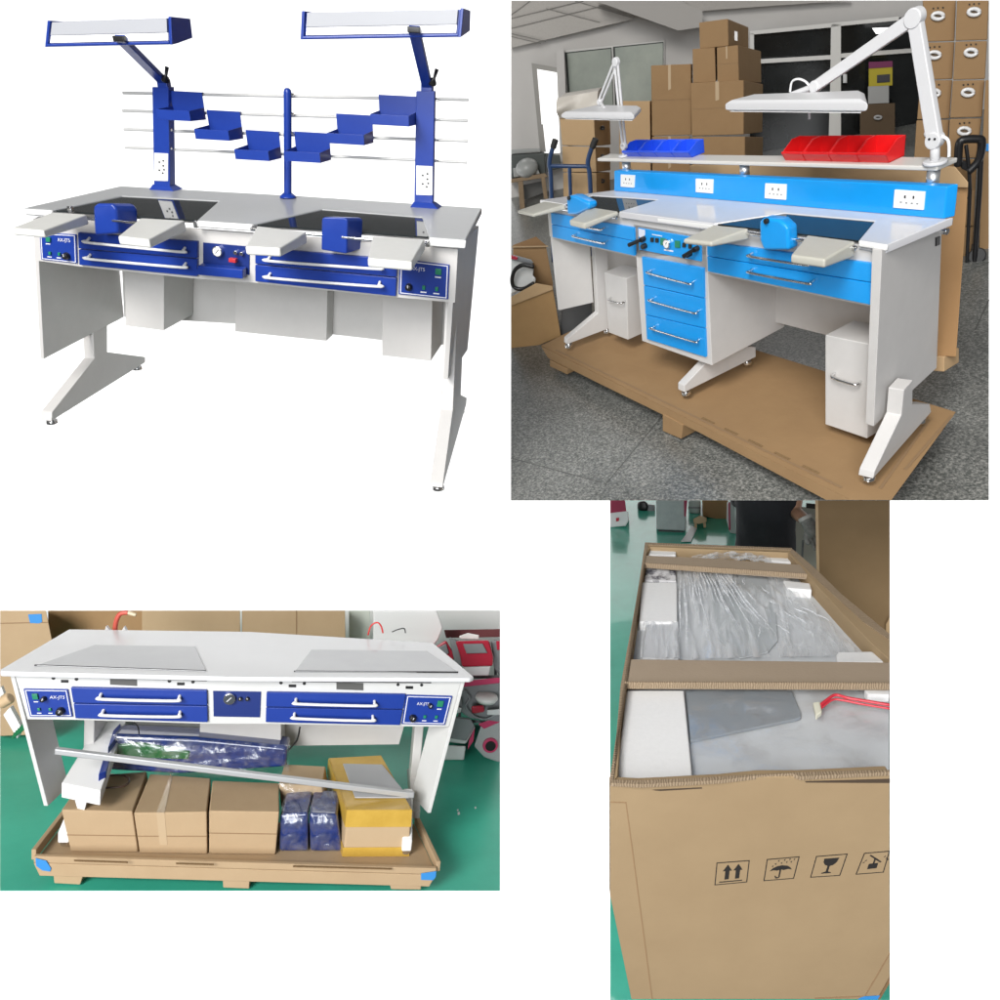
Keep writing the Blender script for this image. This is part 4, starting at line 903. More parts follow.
CD2 = C2.ray(750, 120); CD2.z = 0; CD2.normalize()
def BP(dist): return (Vector((C2.o.x, C2.o.y, 0)) + CD2 * dist, CD2)
WD = 9.0
WALL2 = room_two()
S = C2
def frow(px, dist):
    """pixel row at which the floor lies at this distance"""
    lo, hi = 120., 499.
    for _ in range(40):
        m = (lo + hi) / 2
        if S.hit((px, m), BP(dist)).z > ZF2: lo = m
        else: hi = m
    return lo
def grounded(q, d): return [q[0], q[1], (q[2][0], frow(q[2][0], d)), (q[3][0], frow(q[3][0], d))]
def bpiece(q, d, t, m, name, par=None, bevel=0., label=None, cat=None, group=None, ray=True, trp=None):
    a = S.hits(q, BP(d))
    if trp: v = S.hit(trp[1], BP(d + t)) - a[trp[0]]; g = prism(a, v)
    elif ray: g = S.cut(q, BP(d), BP(d + t))
    else: g = prism(a, CD2 * t)
    return part(par, name, g, m, bevel) if par is not None else solo(S, name, label, cat, g, m, bevel, group=group)
# ceiling with tiles and a beam
hz = S.hit((702, 11), BP(WD)).z
CZ = Z(hz)
CEIL = mat('ceiling_tile', (.42, .40, .37), .85, noise=(60, .3, .7), col2=(.38, .36, .335))
cq = [(511, .5), (680, .5), (660, 11), (635, 18.5), (511, 48)]
c0 = [S.hit(p, BP(WD - .9 - i * 0)) for i, p in enumerate(cq)]
def cz(q, z): 
    return S.hits(q, Z(z))
zc = S.hit((635, 18.5), BP(WD - .1)).z
struct(S, 'ceiling', prism(S.hits([(511, .5), (681, .5), (690, 6), (636, 18.8), (600, 27), (511, 48)], BP(WD - .12)), S.hits([(511, .5), (681, .5), (690, 6), (636, 18.8), (600, 27), (511, 48)], BP(WD - .04))), CEIL)
struct(S, 'ceiling', S.cut([(681, .5), (851, .5), (755, 7), (702, 11)], BP(WD - .12), BP(WD - .04)), CEIL)
JO = mat('ceiling_joint', (.20, .19, .175), .8)
for p, q in (((511, 28), (600, 6)), ((541, 43), (511, 36)), ((511, 14.5), (530, .5)), ((546, 8), (600, 22)), ((575, .5), (634, 18)), ((511, 33), (546, 41)), ((583, .5), (511, 18))):
    bpiece([p, (p[0], p[1] + .7), (q[0], q[1] + .7), q], WD - .135, .01, JO, 'ceiling_trim', label=None, cat=None)
for o in [x for x in COL.objects if x.name.startswith('ceiling_trim')]: o['kind'] = 'structure'
BEAM = mat('beam_paint', (.36, .345, .325), .8)
struct(S, 'beam', S.cut([(598, .5), (680, .5), (702.5, 11), (702.5, 27), (678, 30.5), (597, 1.5)], BP(WD - .5), BP(WD - .2)), BEAM)
# lit doorway on the left
dr = thing(S, 'doorway', 'bright open doorway with a grey frame in the left wall', 'doorway', S.hit((550, 155), BP(WD - .1)))
bpiece([(531.5, 63), (560, 68), (560, 73), (537, 69), (544, 152), (540, 152)], WD - .14, .12, mat('door_frame_paint', (.28, .27, .25), .6), 'frame', dr)
bpiece([(537, 69), (560, 72), (560, 153), (544, 153)], WD - .06, .02, mat('daylight', (.9, .9, .9), .5, emit=((1, 1, .98), 1.15)), 'daylight_pane', dr)
bpiece([(540, 125), (543, 124), (546, 152), (541, 152)], WD - .18, .03, mat('door_frame_paint', (.28, .27, .25)), 'door_lever', dr)
bpiece([(556, 50), (564, 49), (568, 152), (560, 152)], WD - .3, .28, WALL2, 'wall_column', label='narrow pale wall column between the doorway and the frosted window', cat='column')
# frosted window
wn = thing(S, 'frosted_window', 'two pane frosted window in the back wall behind the far lamp', 'window', S.hit((610, 100), BP(WD)))
FR_P = mat('window_frame_white', (.60, .59, .56), .5); FROST = mat('frosted_pane', (.26, .29, .26), .18, spec=.6, noise=(1.3, .3, .7), col2=(.40, .43, .38)); DKF = mat('dark_seal', (.03, .035, .03), .5)
bpiece([(563.5, 50.5), (664.5, 40.5), (664.5, 110), (567.5, 110)], WD - .06, .05, FR_P, 'frame', wn)
for q in ([(565, 52.5), (611.5, 47.5), (613.5, 105), (568.5, 105)], [(613, 46.8), (663.5, 41.8), (663.5, 105), (615, 105)]):
    pn = bpiece(q, WD - .075, .012, DKF, 'pane', wn)
    a = Vector(q[0]); c = Vector(q[2])
    q2 = [(q[0][0] + 2, q[0][1] + 1), (q[1][0] - .6, q[1][1] + 1.2), (q[2][0] - .6, q[2][1]), (q[3][0] + 2.2, q[3][1])]
    bpiece(q2, WD - .082, .006, FROST, 'glass', pn)
# dark shop window on the right
w2 = thing(S, 'dark_window', 'large dark glazed partition with white bars behind the big lamp', 'window', S.hit((830, 150), BP(WD)))
DARKG = mat('dark_glass', (.018, .02, .02), .12, spec=.5, noise=(2.2, .4, .7), col2=(.008, .009, .009)); BARP = mat('bar_paint', (.62, .61, .58), .5)
bpiece([(750, 33), (831, 24), (926, 15), (926, 165), (750, 165)], WD - .06, .05, DARKG, 'glass', w2)
for q in ([(750, 31), (831, 23), (840, 22), (899, 16.5), (899, 20.5), (841, 26), (831, 27.5), (750, 35)], [(831, 24), (841, 23), (841, 160), (828, 160), (830, 90)], [(754, 59.5), (831, 55), (831, 59.5), (754, 64)], [(841, 53.5), (916, 48), (916, 52.5), (841, 58)], [(750, 33), (754, 33), (755, 130), (750, 130)]):
    bpiece(q, WD - .12, .06, BARP, 'bar', w2, .003)
hd = bpiece([(843, 74), (847, 74), (847, 83), (843, 83)], WD - .14, .02, ALU, 'latch', w2, .002)
# stuff seen behind the dark glass stands just in front of it
o = thing(S, 'display_carton', 'yellow and magenta printed box in the dark window', 'box', S.hit((880, 86), BP(WD - .4)))
bpiece([(868.7, 62), (892.5, 61), (892.5, 85.5), (868.7, 86.5)], WD - .4, .2, mat('yellow_print', (.42, .34, .02), .5), 'body', o, .004)
bpiece([(868.7, 62), (892.5, 61), (892.5, 67), (868.7, 68.5)], WD - .41, .008, mat('magenta_print', (.16, .02, .08), .5), 'printed_band', o)
bpiece([(877, 75), (890, 74), (890, 82), (877, 83)], WD - .41, .008, mat('dark_print', (.04, .04, .045), .5), 'printed_picture', o, .002)
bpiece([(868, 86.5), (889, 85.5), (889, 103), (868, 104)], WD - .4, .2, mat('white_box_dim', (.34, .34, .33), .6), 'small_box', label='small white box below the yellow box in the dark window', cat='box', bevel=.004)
o = thing(S, 'window_carton', 'dim brown carton with an oval grip in the dark window', 'carton', S.hit((878, 137), BP(WD - .4)))
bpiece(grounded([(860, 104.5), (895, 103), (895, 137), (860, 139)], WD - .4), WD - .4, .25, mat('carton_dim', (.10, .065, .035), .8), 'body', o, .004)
def grip(par, c, rx, ry, d, m=None):
    pts = [S.hit((c[0] + rx * math.cos(t * math.pi / 8), c[1] + ry * math.sin(t * math.pi / 8)), BP(d)) for t in range(17)]
    part(par, 'grip_ring', tube(pts, .0095, 6), m or WHITE_METAL, smooth=True)
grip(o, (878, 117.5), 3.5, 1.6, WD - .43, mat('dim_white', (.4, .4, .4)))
bpiece([(872, 28), (911, 26.5), (913, 31), (876, 34)], WD - .5, .1, mat('tube_light', (.9, .9, .9), .4, emit=((1, 1, 1), .9)), 'strip_light', label='white strip light seen past the lamp elbow', cat='light')
# carton stacks
def bcarton(q, d, t, label, group, m=CARTON_D, trp=None, seam=None, holes=None, g=None, tapeline=None):
    a = S.hits(q, BP(d)); o = thing(S, 'storage_carton', label, 'carton', (a[2] + a[3]) / 2, group)
    b = bpiece(q, d, t, m, 'body', o, .006, trp=trp)
    if tapeline:
        u = tapeline; f = lambda s, t: tuple((Vector(q[0]) * (1 - s) + Vector(q[1]) * s) * (1 - t) + (Vector(q[3]) * (1 - s) + Vector(q[2]) * s) * t)
        bpiece([f(u - .035, .0), f(u + .035, .0), f(u + .035, .34), f(u - .035, .36)], d - .003, .002, CLEAR_TAPE, 'tape_strip', b)
        bpiece([f(.0, .49), f(1, .49), f(1, .497), f(0, .497)], d - .003, .002, CREASE, 'seam', b)
    if seam: bpiece([seam[0], (seam[0][0] + .7, seam[0][1]), (seam[1][0] + .7, seam[1][1]), seam[1]], d - .004, .003, CREASE, 'seam', b)
    for h in holes or (): bpiece([(h[0] - .8, h[1] - .8), (h[0] + .8, h[1] - .8), (h[0] + .8, h[1] + .8), (h[0] - .8, h[1] + .8)], d - .004, .003, BLACK, 'hole', b)
    if g: grip(o, g, 5.7, 3.3, d - .012); bpiece([(g[0] - 4, g[1] - 1.5), (g[0] + 4, g[1] - 1.7), (g[0] + 4, g[1] + 1.3), (g[0] - 4, g[1] + 1.5)], d - .004, .003, mat('grip_recess', (.12, .08, .045), .8), 'grip_hole', b)
    return o
GL, GM, GR = 'low stack of cartons by the doorway', 'tall stack of cartons behind the bench', 'shelf high wall of cartons with oval grips'
LC = mat('carton_warm', (.48, .33, .185), .8, spec=.2, noise=(5, .25, .75), col2=(.44, .30, .165))
for q, tr, lb in (([(559.5, 117), (594, 117.5), (595.3, 146), (562, 145.3)], (610, 119), 'top carton of the stack beside the hand truck, bag lying on it'), ([(562, 146), (595.5, 147), (596.4, 172.2), (563, 172)], (610, 147.5), 'middle carton of the stack beside the hand truck'), ([(563, 172.6), (596.4, 172.8), (598, 197), (564, 197)], (610, 172), 'bottom carton of the stack beside the hand truck')):
    if q[0][1] > 172.3: q = grounded(q, 6.45)
    o = bcarton(q, 6.45, .75, lb, GL, LC, trp=(1, tr))
    y = tr[1] + 9
    ring = [S.hit((602.5 + 1.6 * math.cos(t * math.pi / 6), y + 1.4 * math.sin(t * math.pi / 6)), BP(6.70)) for t in range(13)]
    part(o, 'grip_ring', tube(ring, .008, 6), BLACK, smooth=True)
bag = sheet(S.hits([(557, 98), (598, 91), (600, 117.5), (559, 118)], BP(6.43)), 18, 10, lambda u, v: -CD2 * (.05 * math.sin(math.pi * v) * (1 + .6 * math.sin(7 * u + 3 * v))))
solo(S, 'packing_bag', 'pale crumpled bag lying on the carton stack by the doorway', 'bag', bag + prism(S.hits([(558, 99), (596, 93), (598, 117), (560, 117)], BP(6.45)), CD2 * .3), mat('pale_bag', (.58, .54, .48), .5, bump=(20, .3)), .006, smooth=True)
bcarton(grounded([(618.7, 101), (650, 101), (651.5, 197), (620, 197)], 6.9), 6.9, .5, 'tall plain carton left of the tall stack, behind the blue bins', GM, LC, trp=(1, (654, 101)))
bcarton([(651, 65.5), (691, 64), (691.5, 135), (652, 136)], 6.7, .8, 'large plain carton at the left of the tall stack', GM, tapeline=.46, trp=(1, (692.6, 64)))
bcarton(grounded([(652, 136.5), (690, 136), (690.5, 197), (652.5, 197)], 6.7), 6.7, .8, 'large carton at the bottom left of the tall stack', GM, tapeline=.46)
bcarton([(692.5, 49), (715, 47.5), (716, 82), (693, 83)], 6.6, .7, 'narrow carton in the third row, left of its pair', GM, trp=(1, (717, 47.5)))
bcarton([(716.6, 47.5), (738, 45), (739, 81), (717.2, 82)], 6.6, .9, 'narrow carton in the third row, right of its pair', GM, tapeline=.46, trp=(1, (761, 51)))
o = bcarton([(699, 22.5), (728, 18.7), (728.5, 46), (699.8, 49)], 6.62, .8, 'topmost carton of the tall stack, with a pale side label', GM, trp=(1, (748.5, 27)))
a = S.hits([(734.5, 31), (737.5, 32), (737.5, 41), (734.5, 40)], BP(6.72)); part(o, 'side_label', prism(a, CD2 * .01), WHITE_METAL)
bcarton([(690.5, 83), (743.7, 80), (743.7, 134.5), (691.6, 136)], 6.5, .9, 'wide carton in the second row of the tall stack', GM, tapeline=.5, trp=(1, (763, 84)))
bcarton(grounded([(692, 136.6), (745, 136.5), (745, 197), (692, 197)], 6.5), 6.5, .9, 'wide carton at the bottom of the tall stack', GM, trp=(1, (763, 137)))
c1 = ([(922.5, .5), (956, .5), (954.5, 41), (926, 41.8)], [(926, 42.6), (954.5, 42), (952.5, 79), (921, 80)], [(920.5, 80.6), (952.3, 80), (949.5, 118.5), (917, 119.5)], [(916.5, 120.3), (949.3, 119.5), (947, 160), (914, 160)], [(914, 161), (947, 161), (944, 200), (914, 200)])
c2 = ([(957, .5), (988.7, .5), (987.4, 40), (955.4, 40.8)], [(955.2, 41.6), (987.2, 41), (985, 79), (953, 80)], [(952.8, 80.6), (984.8, 80), (982, 117), (950, 118)], [(949.6, 119), (981.6, 118.2), (977, 158), (948, 158)], [(948, 159), (977, 159), (973, 196), (947, 196)])
rw = ('top', 'second', 'third', 'fourth', 'lowest')
for col, cs, gr in (('left', c1, ((938, 16), (934.5, 55), (934, 93), (931, 134), None)), ('right', c2, ((974, 12), (971, 52.5), (968, 92.5), (964.3, 131), None))):
    for i, q in enumerate(cs):
        g_ = gr[i]
        if i == 4: q = grounded(q, 5.35 if col == 'left' else 5.25)
        bcarton(q, 5.35 if col == 'left' else 5.25, .5, '%s carton from the top in the %s column of the carton wall' % (rw[i], col) if i < 4 else 'lowest visible carton in the %s column of the carton wall' % col, GR, g=g_, holes=[(g_[0] - 4.5, g_[1] - 7.5), (g_[0], g_[1] - 8), (g_[0] + 5, g_[1] - 8.3)] if g_ else None)
bcarton([(985.5, 80), (989, 80), (989, 251), (979, 252), (982, 150)], 5.14, .3, 'tall carton at the right edge with a strip of blue tape', GR)
bpiece([(982.6, 144), (989, 143.6), (989, 151), (982.2, 151)], 5.13, .008, BLUE_TAPE, 'blue_tape', [x for x in COL.objects if x.get('label', '').startswith('tall carton at the right edge')][0])
for q, lb in (([(953, 190), (975, 190), (974, 226), (950, 226)], 'carton under the trolley handle, upper of two'), ([(950, 227), (974, 227), (970, 258), (947, 258)], 'carton under the trolley handle, lower of two')): bcarton(q, 5.06, .19, lb, 'cartons behind the trolley', holes=[(q[0][0] + 14, q[0][1] + 8)])
# trolley
pl = BP(4.95)
o = thing(S, 'trolley', 'black trolley leaning at the right behind the bench', 'trolley', S.hit((972, 262), pl))
part(o, 'handle', tube(bez(S.hits([(958, 166), (958.5, 150), (960, 142), (965, 139.5), (977, 139), (981.5, 141), (981, 152), (977.5, 162), (968, 172)], pl), 5), .022, 10), BLACK, smooth=True)
part(o, 'rail', tube(S.hits([(981.5, 142), (979.5, 190), (974.5, 262)], pl), .014, 8), BLACK, smooth='auto'); part(o, 'rail', tube(S.hits([(966, 145), (969, 168), (970, 190), (967, 262)], pl), .01, 8), BLACK, smooth='auto')
part(o, 'bracket', S.slab([(958, 160), (969, 162), (968, 172), (962, 169)], pl, .05), BLACK, .006); part(o, 'wheel', cyl(S.hit((977, 256), pl), S.hit((977, 256), BP(5.02)), .05), RUBBER, .01)
# big carton standing behind the bench
o = thing(S, 'bench_carton', 'big brown carton standing close behind the bench', 'carton', S.hit((900, 350), Y(.62)))
q = S.hits([(690, 172), (840, 174), (968, 185), (956, 357), (900, 352), (690, 300)], Y(.62))
part(o, 'body', S.cut([(690, 172), (840, 174), (968, 185), (956, 357), (900, 352), (690, 300)], Y(.62), Y(.84)), mat('carton_orange', (.42, .25, .12), .8, spec=.2, noise=(4, .25, .75), col2=(.38, .22, .10)), .003)
part(o, 'lid', S.cut([(690, 165), (955, 166.5), (968, 182), (968, 188), (690, 175)], Y(.60), Y(.86)), LC, .003)
part(o, 'foot_block', S.slab([(932, 356), (944, 357), (944, 372), (932, 371)], Y(.61), .1), LC, .004)
# hand truck, blue tube frame with black grips
pl = BP(6.2); NAVY = mat('navy_paint', (.02, .05, .13), .35)
o = thing(S, 'hand_truck', 'dark blue tubular hand truck standing behind the left end of the bench', 'hand truck', S.hit((570, 200), pl))
part(o, 'frame_tube', tube(bez(S.hits([(553, 147), (550, 158), (549.5, 166), (551, 180), (553.5, frow(553, 6.2))], pl), 5), .019, 10), NAVY, smooth=True)
part(o, 'frame_tube', tube(bez(S.hits([(592, 147), (588.5, 158), (588, 166), (590, 180), (593, frow(593, 6.2))], pl), 5), .019, 10), NAVY, smooth=True)
part(o, 'cross_tube', tube(S.hits([(549.5, 166), (589, 166.3)], pl), .016, 10), NAVY, smooth='auto'); part(o, 'centre_tube', tube(S.hits([(569.5, 167), (572.5, 250)], pl), .016, 10), NAVY, smooth='auto')
for p, q in (((553, 148), (555.5, 139.5)), ((592, 148), (595.8, 138.5))): part(o, 'grip', cyl(S.hit(p, pl), S.hit(q, pl), .026, n=12), RUBBER, .004)
# machine table at the left
WOOD = mat('bench_wood', (.24, .17, .10), .6, noise=(9, .3, .7), col2=(.19, .13, .075))
o = thing(S, 'work_table', 'worn wooden table against the left wall carrying a grey machine', 'table', S.hit((528, 205), BP(8.42)))
bpiece([(511, 179), (545, 173), (548.36, 177), (511, 183)], 8.36, .6, WOOD, 'table_top', o, .006)
for q in ([(518, 182), (523, 181), (525, 209), (520, 209)], [(541, 178), (545, 177), (548, 199), (544, 199)]): bpiece(q, 8.36, .07, WOOD, 'leg', o, .004)
bpiece([(523, 185), (542, 181), (543, 193), (524, 200)], 8.62, .05, mat('dark_recess', (.09, .09, .085)), 'dark_sheet', o)  # dark sheet filling the space between the table legs
o = thing(S, 'grinding_machine', 'grey machine with a round housing on the wooden table', 'machine', S.hit((528, 176), BP(8.42)))
MD = mat('machine_dark', (.07, .08, .075), .5); 
bpiece([(511, 154), (545, 152), (546, 174), (511, 179)], 8.6, .2, MD, 'body', o, .02)
c = S.hit((527, 168), BP(8.42)); part(o, 'housing', ball(c, .13, 10, .8), mat('machine_grey', (.30, .31, .30), .4), smooth=True)
bpiece([(513, 168), (537, 167), (540, 174), (514, 177.5)], 8.42, .15, mat('machine_grey', (.3, .31, .3)), 'bed', o, .01); bpiece([(511, 149.5), (540, 148), (541, 152), (511, 154)], 8.56, .2, mat('machine_grey', (.3, .31, .3)), 'cover', o, .01)
bpiece([(545, 153), (560, 155), (561, 168), (547, 172)], 8.62, .2, MD, 'cabinet', label='dark green cabinet under the lit doorway', cat='cabinet', bevel=.01)
# open carton, machine and crate at lower left
ZFF = Z(ZF2)
pl = BP(5.0)
o = thing(S, 'open_carton', 'open brown carton with raised flaps at the left edge', 'carton', S.hit((540, 290), pl))
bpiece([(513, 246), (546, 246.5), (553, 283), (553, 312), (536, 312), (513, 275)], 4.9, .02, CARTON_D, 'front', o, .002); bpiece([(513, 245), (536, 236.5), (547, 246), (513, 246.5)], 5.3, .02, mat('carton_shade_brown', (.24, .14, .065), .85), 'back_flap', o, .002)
bpiece([(512, 246.2), (548, 245.6), (548, 247), (512, 247.6)], 4.88, .03, CARTON, 'rim', o)
o = thing(S, 'boxed_machine', 'white and dark machine with a round black handle at the left edge', 'machine', S.hit((525, 292), BP(4.6)))
bpiece([(511, 258), (531, 262), (534, 266), (533, 276), (536, 278), (535, 284), (511, 294)], 4.6, .3, LIGHTP, 'body', o, .01)
bpiece([(511, 254), (531, 259.5), (534, 263), (531, 264), (511, 260)], 4.58, .3, GREYP, 'lid', o, .008); bpiece([(511, 255), (518, 257), (517, 260), (511, 259)], 4.56, .05, RED, 'red_badge', o, .004)
part(o, 'round_handle', tube(bez(S.hits([(534, 267), (523, 265), (515, 270), (512, 279), (514, 287), (523, 289), (534, 283)], BP(4.55)), 5), .014, 8), BLACK, smooth=True)
o = thing(S, 'wooden_crate', 'low brown crate carrying the white machine at the left edge', 'crate', S.hit((535, 345), BP(4.4)))
bpiece([(511, 305), (553, 289), (561, 336), (511, 357)], 4.4, .5, mat('crate_brown', (.38, .23, .095), .7, noise=(6, .3, .7), col2=(.33, .195, .08)), 'side', o, .004)
bpiece([(511, 297), (536, 283), (552, 286), (553.5, 289.5), (511, 306)], 4.38, .5, LC, 'lid', o, .004)
bpiece([(562, 309.5), (592, 302), (592, 313), (571, 336), (560, 336)], 4.5, .3, mat('dark_grey_box', (.10, .10, .10), .5), 'grey_box', label='dark grey box under the left end of the bench', cat='box', bevel=.006)
# =================================================================== SET FOUR: tall open carton crate with the wrapped bench in it
D4 = Set(-0.24507, 0.33136, -0.10283, (0.44654, 1.72966, 2.41454))
def crate_four():
    S = D4; H = 1.0; T = Z(H); zf = 0.0
    o = thing(S, 'carton_crate', 'tall open carton crate printed with four handling symbols', 'crate', S.hit((750, 900), Z(.3)))
    CR = mat('crate_carton', (.345, .25, .145), .8, spec=.2, noise=(2.2, .25, .75), col2=(.295, .21, .12), bump=(7, .25))
    BARM = mat('bar_carton', (.33, .26, .19), .85, spec=.2, noise=(6, .25, .75), col2=(.30, .235, .17), bump=(90, .08))
    def corr(name, along):
        m = mat(name, (.34, .235, .135), .9, spec=.1); nt = m.node_tree; b = nt.nodes['Principled BSDF']
        tc = nt.nodes.new('ShaderNodeTexCoord'); w = nt.nodes.new('ShaderNodeTexWave'); w.bands_direction = along; w.inputs['Scale'].default_value = 40; w.inputs['Distortion'].default_value = 6; w.inputs['Detail'].default_value = 2
        r = nt.nodes.new('ShaderNodeValToRGB'); r.color_ramp.elements[0].color = (.21, .155, .10, 1); r.color_ramp.elements[1].color = (.36, .275, .19, 1)
        nt.links.new(tc.outputs['Object'], w.inputs['Vector']); nt.links.new(w.outputs['Fac'], r.inputs['Fac']); nt.links.new(r.outputs['Color'], b.inputs['Base Color'])
        bp = nt.nodes.new('ShaderNodeBump'); bp.inputs['Strength'].default_value = .4; bp.inputs['Distance'].default_value = .006; nt.links.new(w.outputs['Fac'], bp.inputs['Height']); nt.links.new(bp.outputs['Normal'], b.inputs['Normal'])
        return m
    EX, EY = corr('corrugated_edge_across', 'X'), corr('corrugated_edge_along', 'Y')
    # front wall
    a, c = S.hit((610, 783), T), S.hit((890, 772), T); FR = VP(a, c); n = S.face(FR)
    fq = [(610.2, 783.5), (640, 785), (720, 781), (760, 777), (800, 777), (890, 773), (890, 977), (877.5, 999.5), (631.5, 999.5), (610.2, 896)]
    w = part(o, 'front_wall', S.slab(fq, FR, .03), CR, .003)
    rim = [(610.2, 783), (640, 784.6), (720, 780.4), (757, 776), (792, 773.6), (800, 776.8), (890, 772.2), (890, 769.5), (800, 772), (757, 774), (700, 777.6), (640, 780), (616, 779.5), (610.2, 780)]
    part(w, 'torn_rim', prism(S.hits(rim, Z(H + .004)), -UP * .012), EX, .001)
    part(w, 'layer_gap', S.slab([(805, 781.5), (890, 779), (890, 783), (870, 783), (806, 782.6)], FR, .002, .0015), mat('gap_dark', (.06, .04, .025), .9))
    part(w, 'layer_gap', S.slab([(652, 790), (702, 787.6), (702, 788.6), (660, 791)], FR, .002, .0015), mat('gap_dark', (.06, .04, .025)))
    # pressed seams on the front wall
    for q in ([(625.3, 802.4), (626.4, 802.4), (632, 843), (643, 925), (652.8, 999.5), (651.6, 999.5), (641.8, 925), (630.8, 843)], [(610.2, 801.8), (625.4, 802.2), (625.4, 803.2), (610.2, 802.8)], [(889.9, 955), (866, 996), (864.8, 996), (889.9, 952.8)], [(815, 998), (864, 996), (864, 997), (815, 999.2)]):
        part(w, 'seam', S.slab(q, FR, .002, .0012), CREASE)
    part(w, 'blue_tape', S.slab([(858, 999.6), (864, 997), (880, 996), (877.5, 999.6)], FR, .002, .003), BLUE_TAPE)
    # handling symbols, printed flat on the wall
    def ink(par, q, off=.0012): part(par, 'print', S.slab(q, FR, .001, off), INK)
    def frame_(q, nm):
        P = S.hits(q, FR); m = sum(P, Vector()) / 4
        f = part(w, nm, prism([p + n * .0008 for p in P], -n * .0006), CR)
        for i in range(4):
            p, r = P[i], P[(i + 1) % 4]; d = (m - (p + r) / 2).normalized() * .0028
            part(f, 'border', prism([p + n * .0012, r + n * .0012, r + d + n * .0012, p + d + n * .0012], -n * .001), INK)
        at, rec = quad_at(q)
        def poly(pts): part(f, 'print', S.slab([at(u, v) for u, v in pts], FR, .001, .0014), INK)
        return poly
    p = frame_([(716.5, 862.5), (749.6, 860), (747, 882), (714.4, 885)], 'this_way_up_symbol')
    for x in (.36, .68): p([(x - .14, .42), (x, .14), (x + .14, .42), (x + .065, .42), (x + .065, .80), (x - .065, .80), (x - .065, .42)])
    p([(.14, .88), (.84, .88), (.84, .92), (.14, .92)])
    p = frame_([(766.8, 859), (799.5, 856.2), (793.8, 878.4), (763.4, 880.8)], 'keep_dry_symbol')
    p([(.16, .58), (.24, .46), (.38, .38), (.54, .36), (.70, .40), (.80, .48), (.86, .58), (.74, .54), (.60, .58), (.50, .54), (.40, .58), (.28, .55)])
    p([(.47, .36), (.52, .36), (.52, .84), (.47, .86)]); p([(.34, .82), (.38, .82), (.40, .88), (.46, .89), (.50, .84), (.53, .86), (.48, .94), (.38, .94)])
    for x, y in ((.28, .26), (.36, .13), (.46, .24), (.54, .11), (.62, .22), (.70, .10), (.76, .22), (.84, .12), (.20, .36)): p([(x, y), (x + .05, y - .03), (x + .03, y + .06)])
    p = frame_([(816, 856), (847.6, 853.4), (840, 875.4), (810, 877.4)], 'fragile_symbol')
    p([(.30, .17), (.78, .17), (.74, .38), (.64, .50), (.55, .52), (.55, .78), (.66, .83), (.66, .86), (.34, .86), (.34, .83), (.47, .78), (.48, .52), (.38, .46), (.31, .34)])
    p = frame_([(864, 852.8), (889.8, 850.6), (883.5, 872.2), (855.4, 874.3)], 'no_rough_handling_symbol')
    p([(.36, .56), (.70, .54), (.70, .78), (.36, .80)]); p([(.26, .16), (.32, .13), (.82, .50), (.76, .53)]); p([(.50, .34), (.56, .34), (.56, .56), (.50, .56)])
    for x, y in ((.16, .42), (.10, .50), (.84, .30), (.92, .38), (.98, .46)): p([(x, y), (x + .06, y - .08), (x + .07, y - .02)])
    # left side wall, seen as a dark strip, and the long rims
    def rimpiece(name, q, d, m, z=H, bev=.002): return part(o, name, prism(S.hits(q, Z(z)), -UP * d), m, bev)
    L = rimpiece('side_wall', [(610.2, 776), (645, 543), (650, 548), (645.5, 556), (631, 655), (622.8, 687), (617.5, 776), (614, 781), (610.2, 782)], .22, CR)
    part(L, 'cut_edge', prism(S.hits([(610.2, 776), (645, 543), (648, 544), (642, 570), (627, 650), (620.5, 686), (616, 740), (613.5, 780), (610.2, 782)], Z(H + .003)), -UP * .008), EY)
    R_ = rimpiece('side_wall', [(792, 548.5), (816, 572), (842, 598), (889.8, 634), (889.8, 660), (868, 640), (843, 614), (810, 578), (788, 553)], .22, CR)
    part(R_, 'cut_edge', prism(S.hits([(792, 548.5), (816, 569), (842, 594.5), (889.8, 634), (889.8, 640), (864, 622), (842, 602), (812, 575), (790, 552)], Z(H + .003)), -UP * .008), EY)
    B = rimpiece('end_wall', [(645, 542.6), (792, 548), (790, 551.5), (786, 552.6), (676, 548), (650, 547)], .22, CR)
    part(B, 'inner_face', S.slab([(676, 548), (788, 552.6), (789, 562), (676, 556)], VP(S.hit((676, 548), T), S.hit((788, 552.6), T)), .01), CR)
    part(B, 'cut_edge', prism(S.hits([(645, 542.4), (792, 548), (791, 549.8), (646, 544.6)], Z(H + .003)), -UP * .008), EX)
    # cross bars
    for q, lo, nm in (([(630, 659), (889.8, 662.2), (889.8, 683), (624, 682)], 6, 'cross_bar'), ([(645, 555.4), (700, 557.6), (800, 564.6), (807, 573.6), (643.6, 562.6)], 5, 'cross_bar')):
        b = rimpiece(nm, q, .03, BARM, H + .002, .003)
        fl, fr = (q[-1], q[2]) if lo == 6 else (q[-1], q[3])
        a1, c1 = S.hit(fl, Z(H)), S.hit(fr, Z(H)); P = VP(a1, c1)
        m = 18; up = []; dn = []; rn = random.Random(lo)
        for i in range(m + 1):
            t = i / m; x = fl[0] + (fr[0] - fl[0]) * t; y = fl[1] + (fr[1] - fl[1]) * t + .3
            up.append((x, y)); dn.append((x, y + (6 if lo == 6 else 4.2) + rn.uniform(-.5, .7)))
        part(b, 'cut_edge', S.slab(up + dn[::-1], P, .006, .012), EX)
    # outer left wall below the rim, just inside the frame, and the inside floor
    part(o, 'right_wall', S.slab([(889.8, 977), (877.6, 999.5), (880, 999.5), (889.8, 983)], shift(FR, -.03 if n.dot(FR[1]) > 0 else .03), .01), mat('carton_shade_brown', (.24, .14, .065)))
    inner = S.hits([(617, 779), (648, 549), (788, 553.5), (889, 662), (889, 771)], Z(H - .26))
    part(o, 'inner_board', prism(inner, -UP * .01), CR)
    return o, FR, n
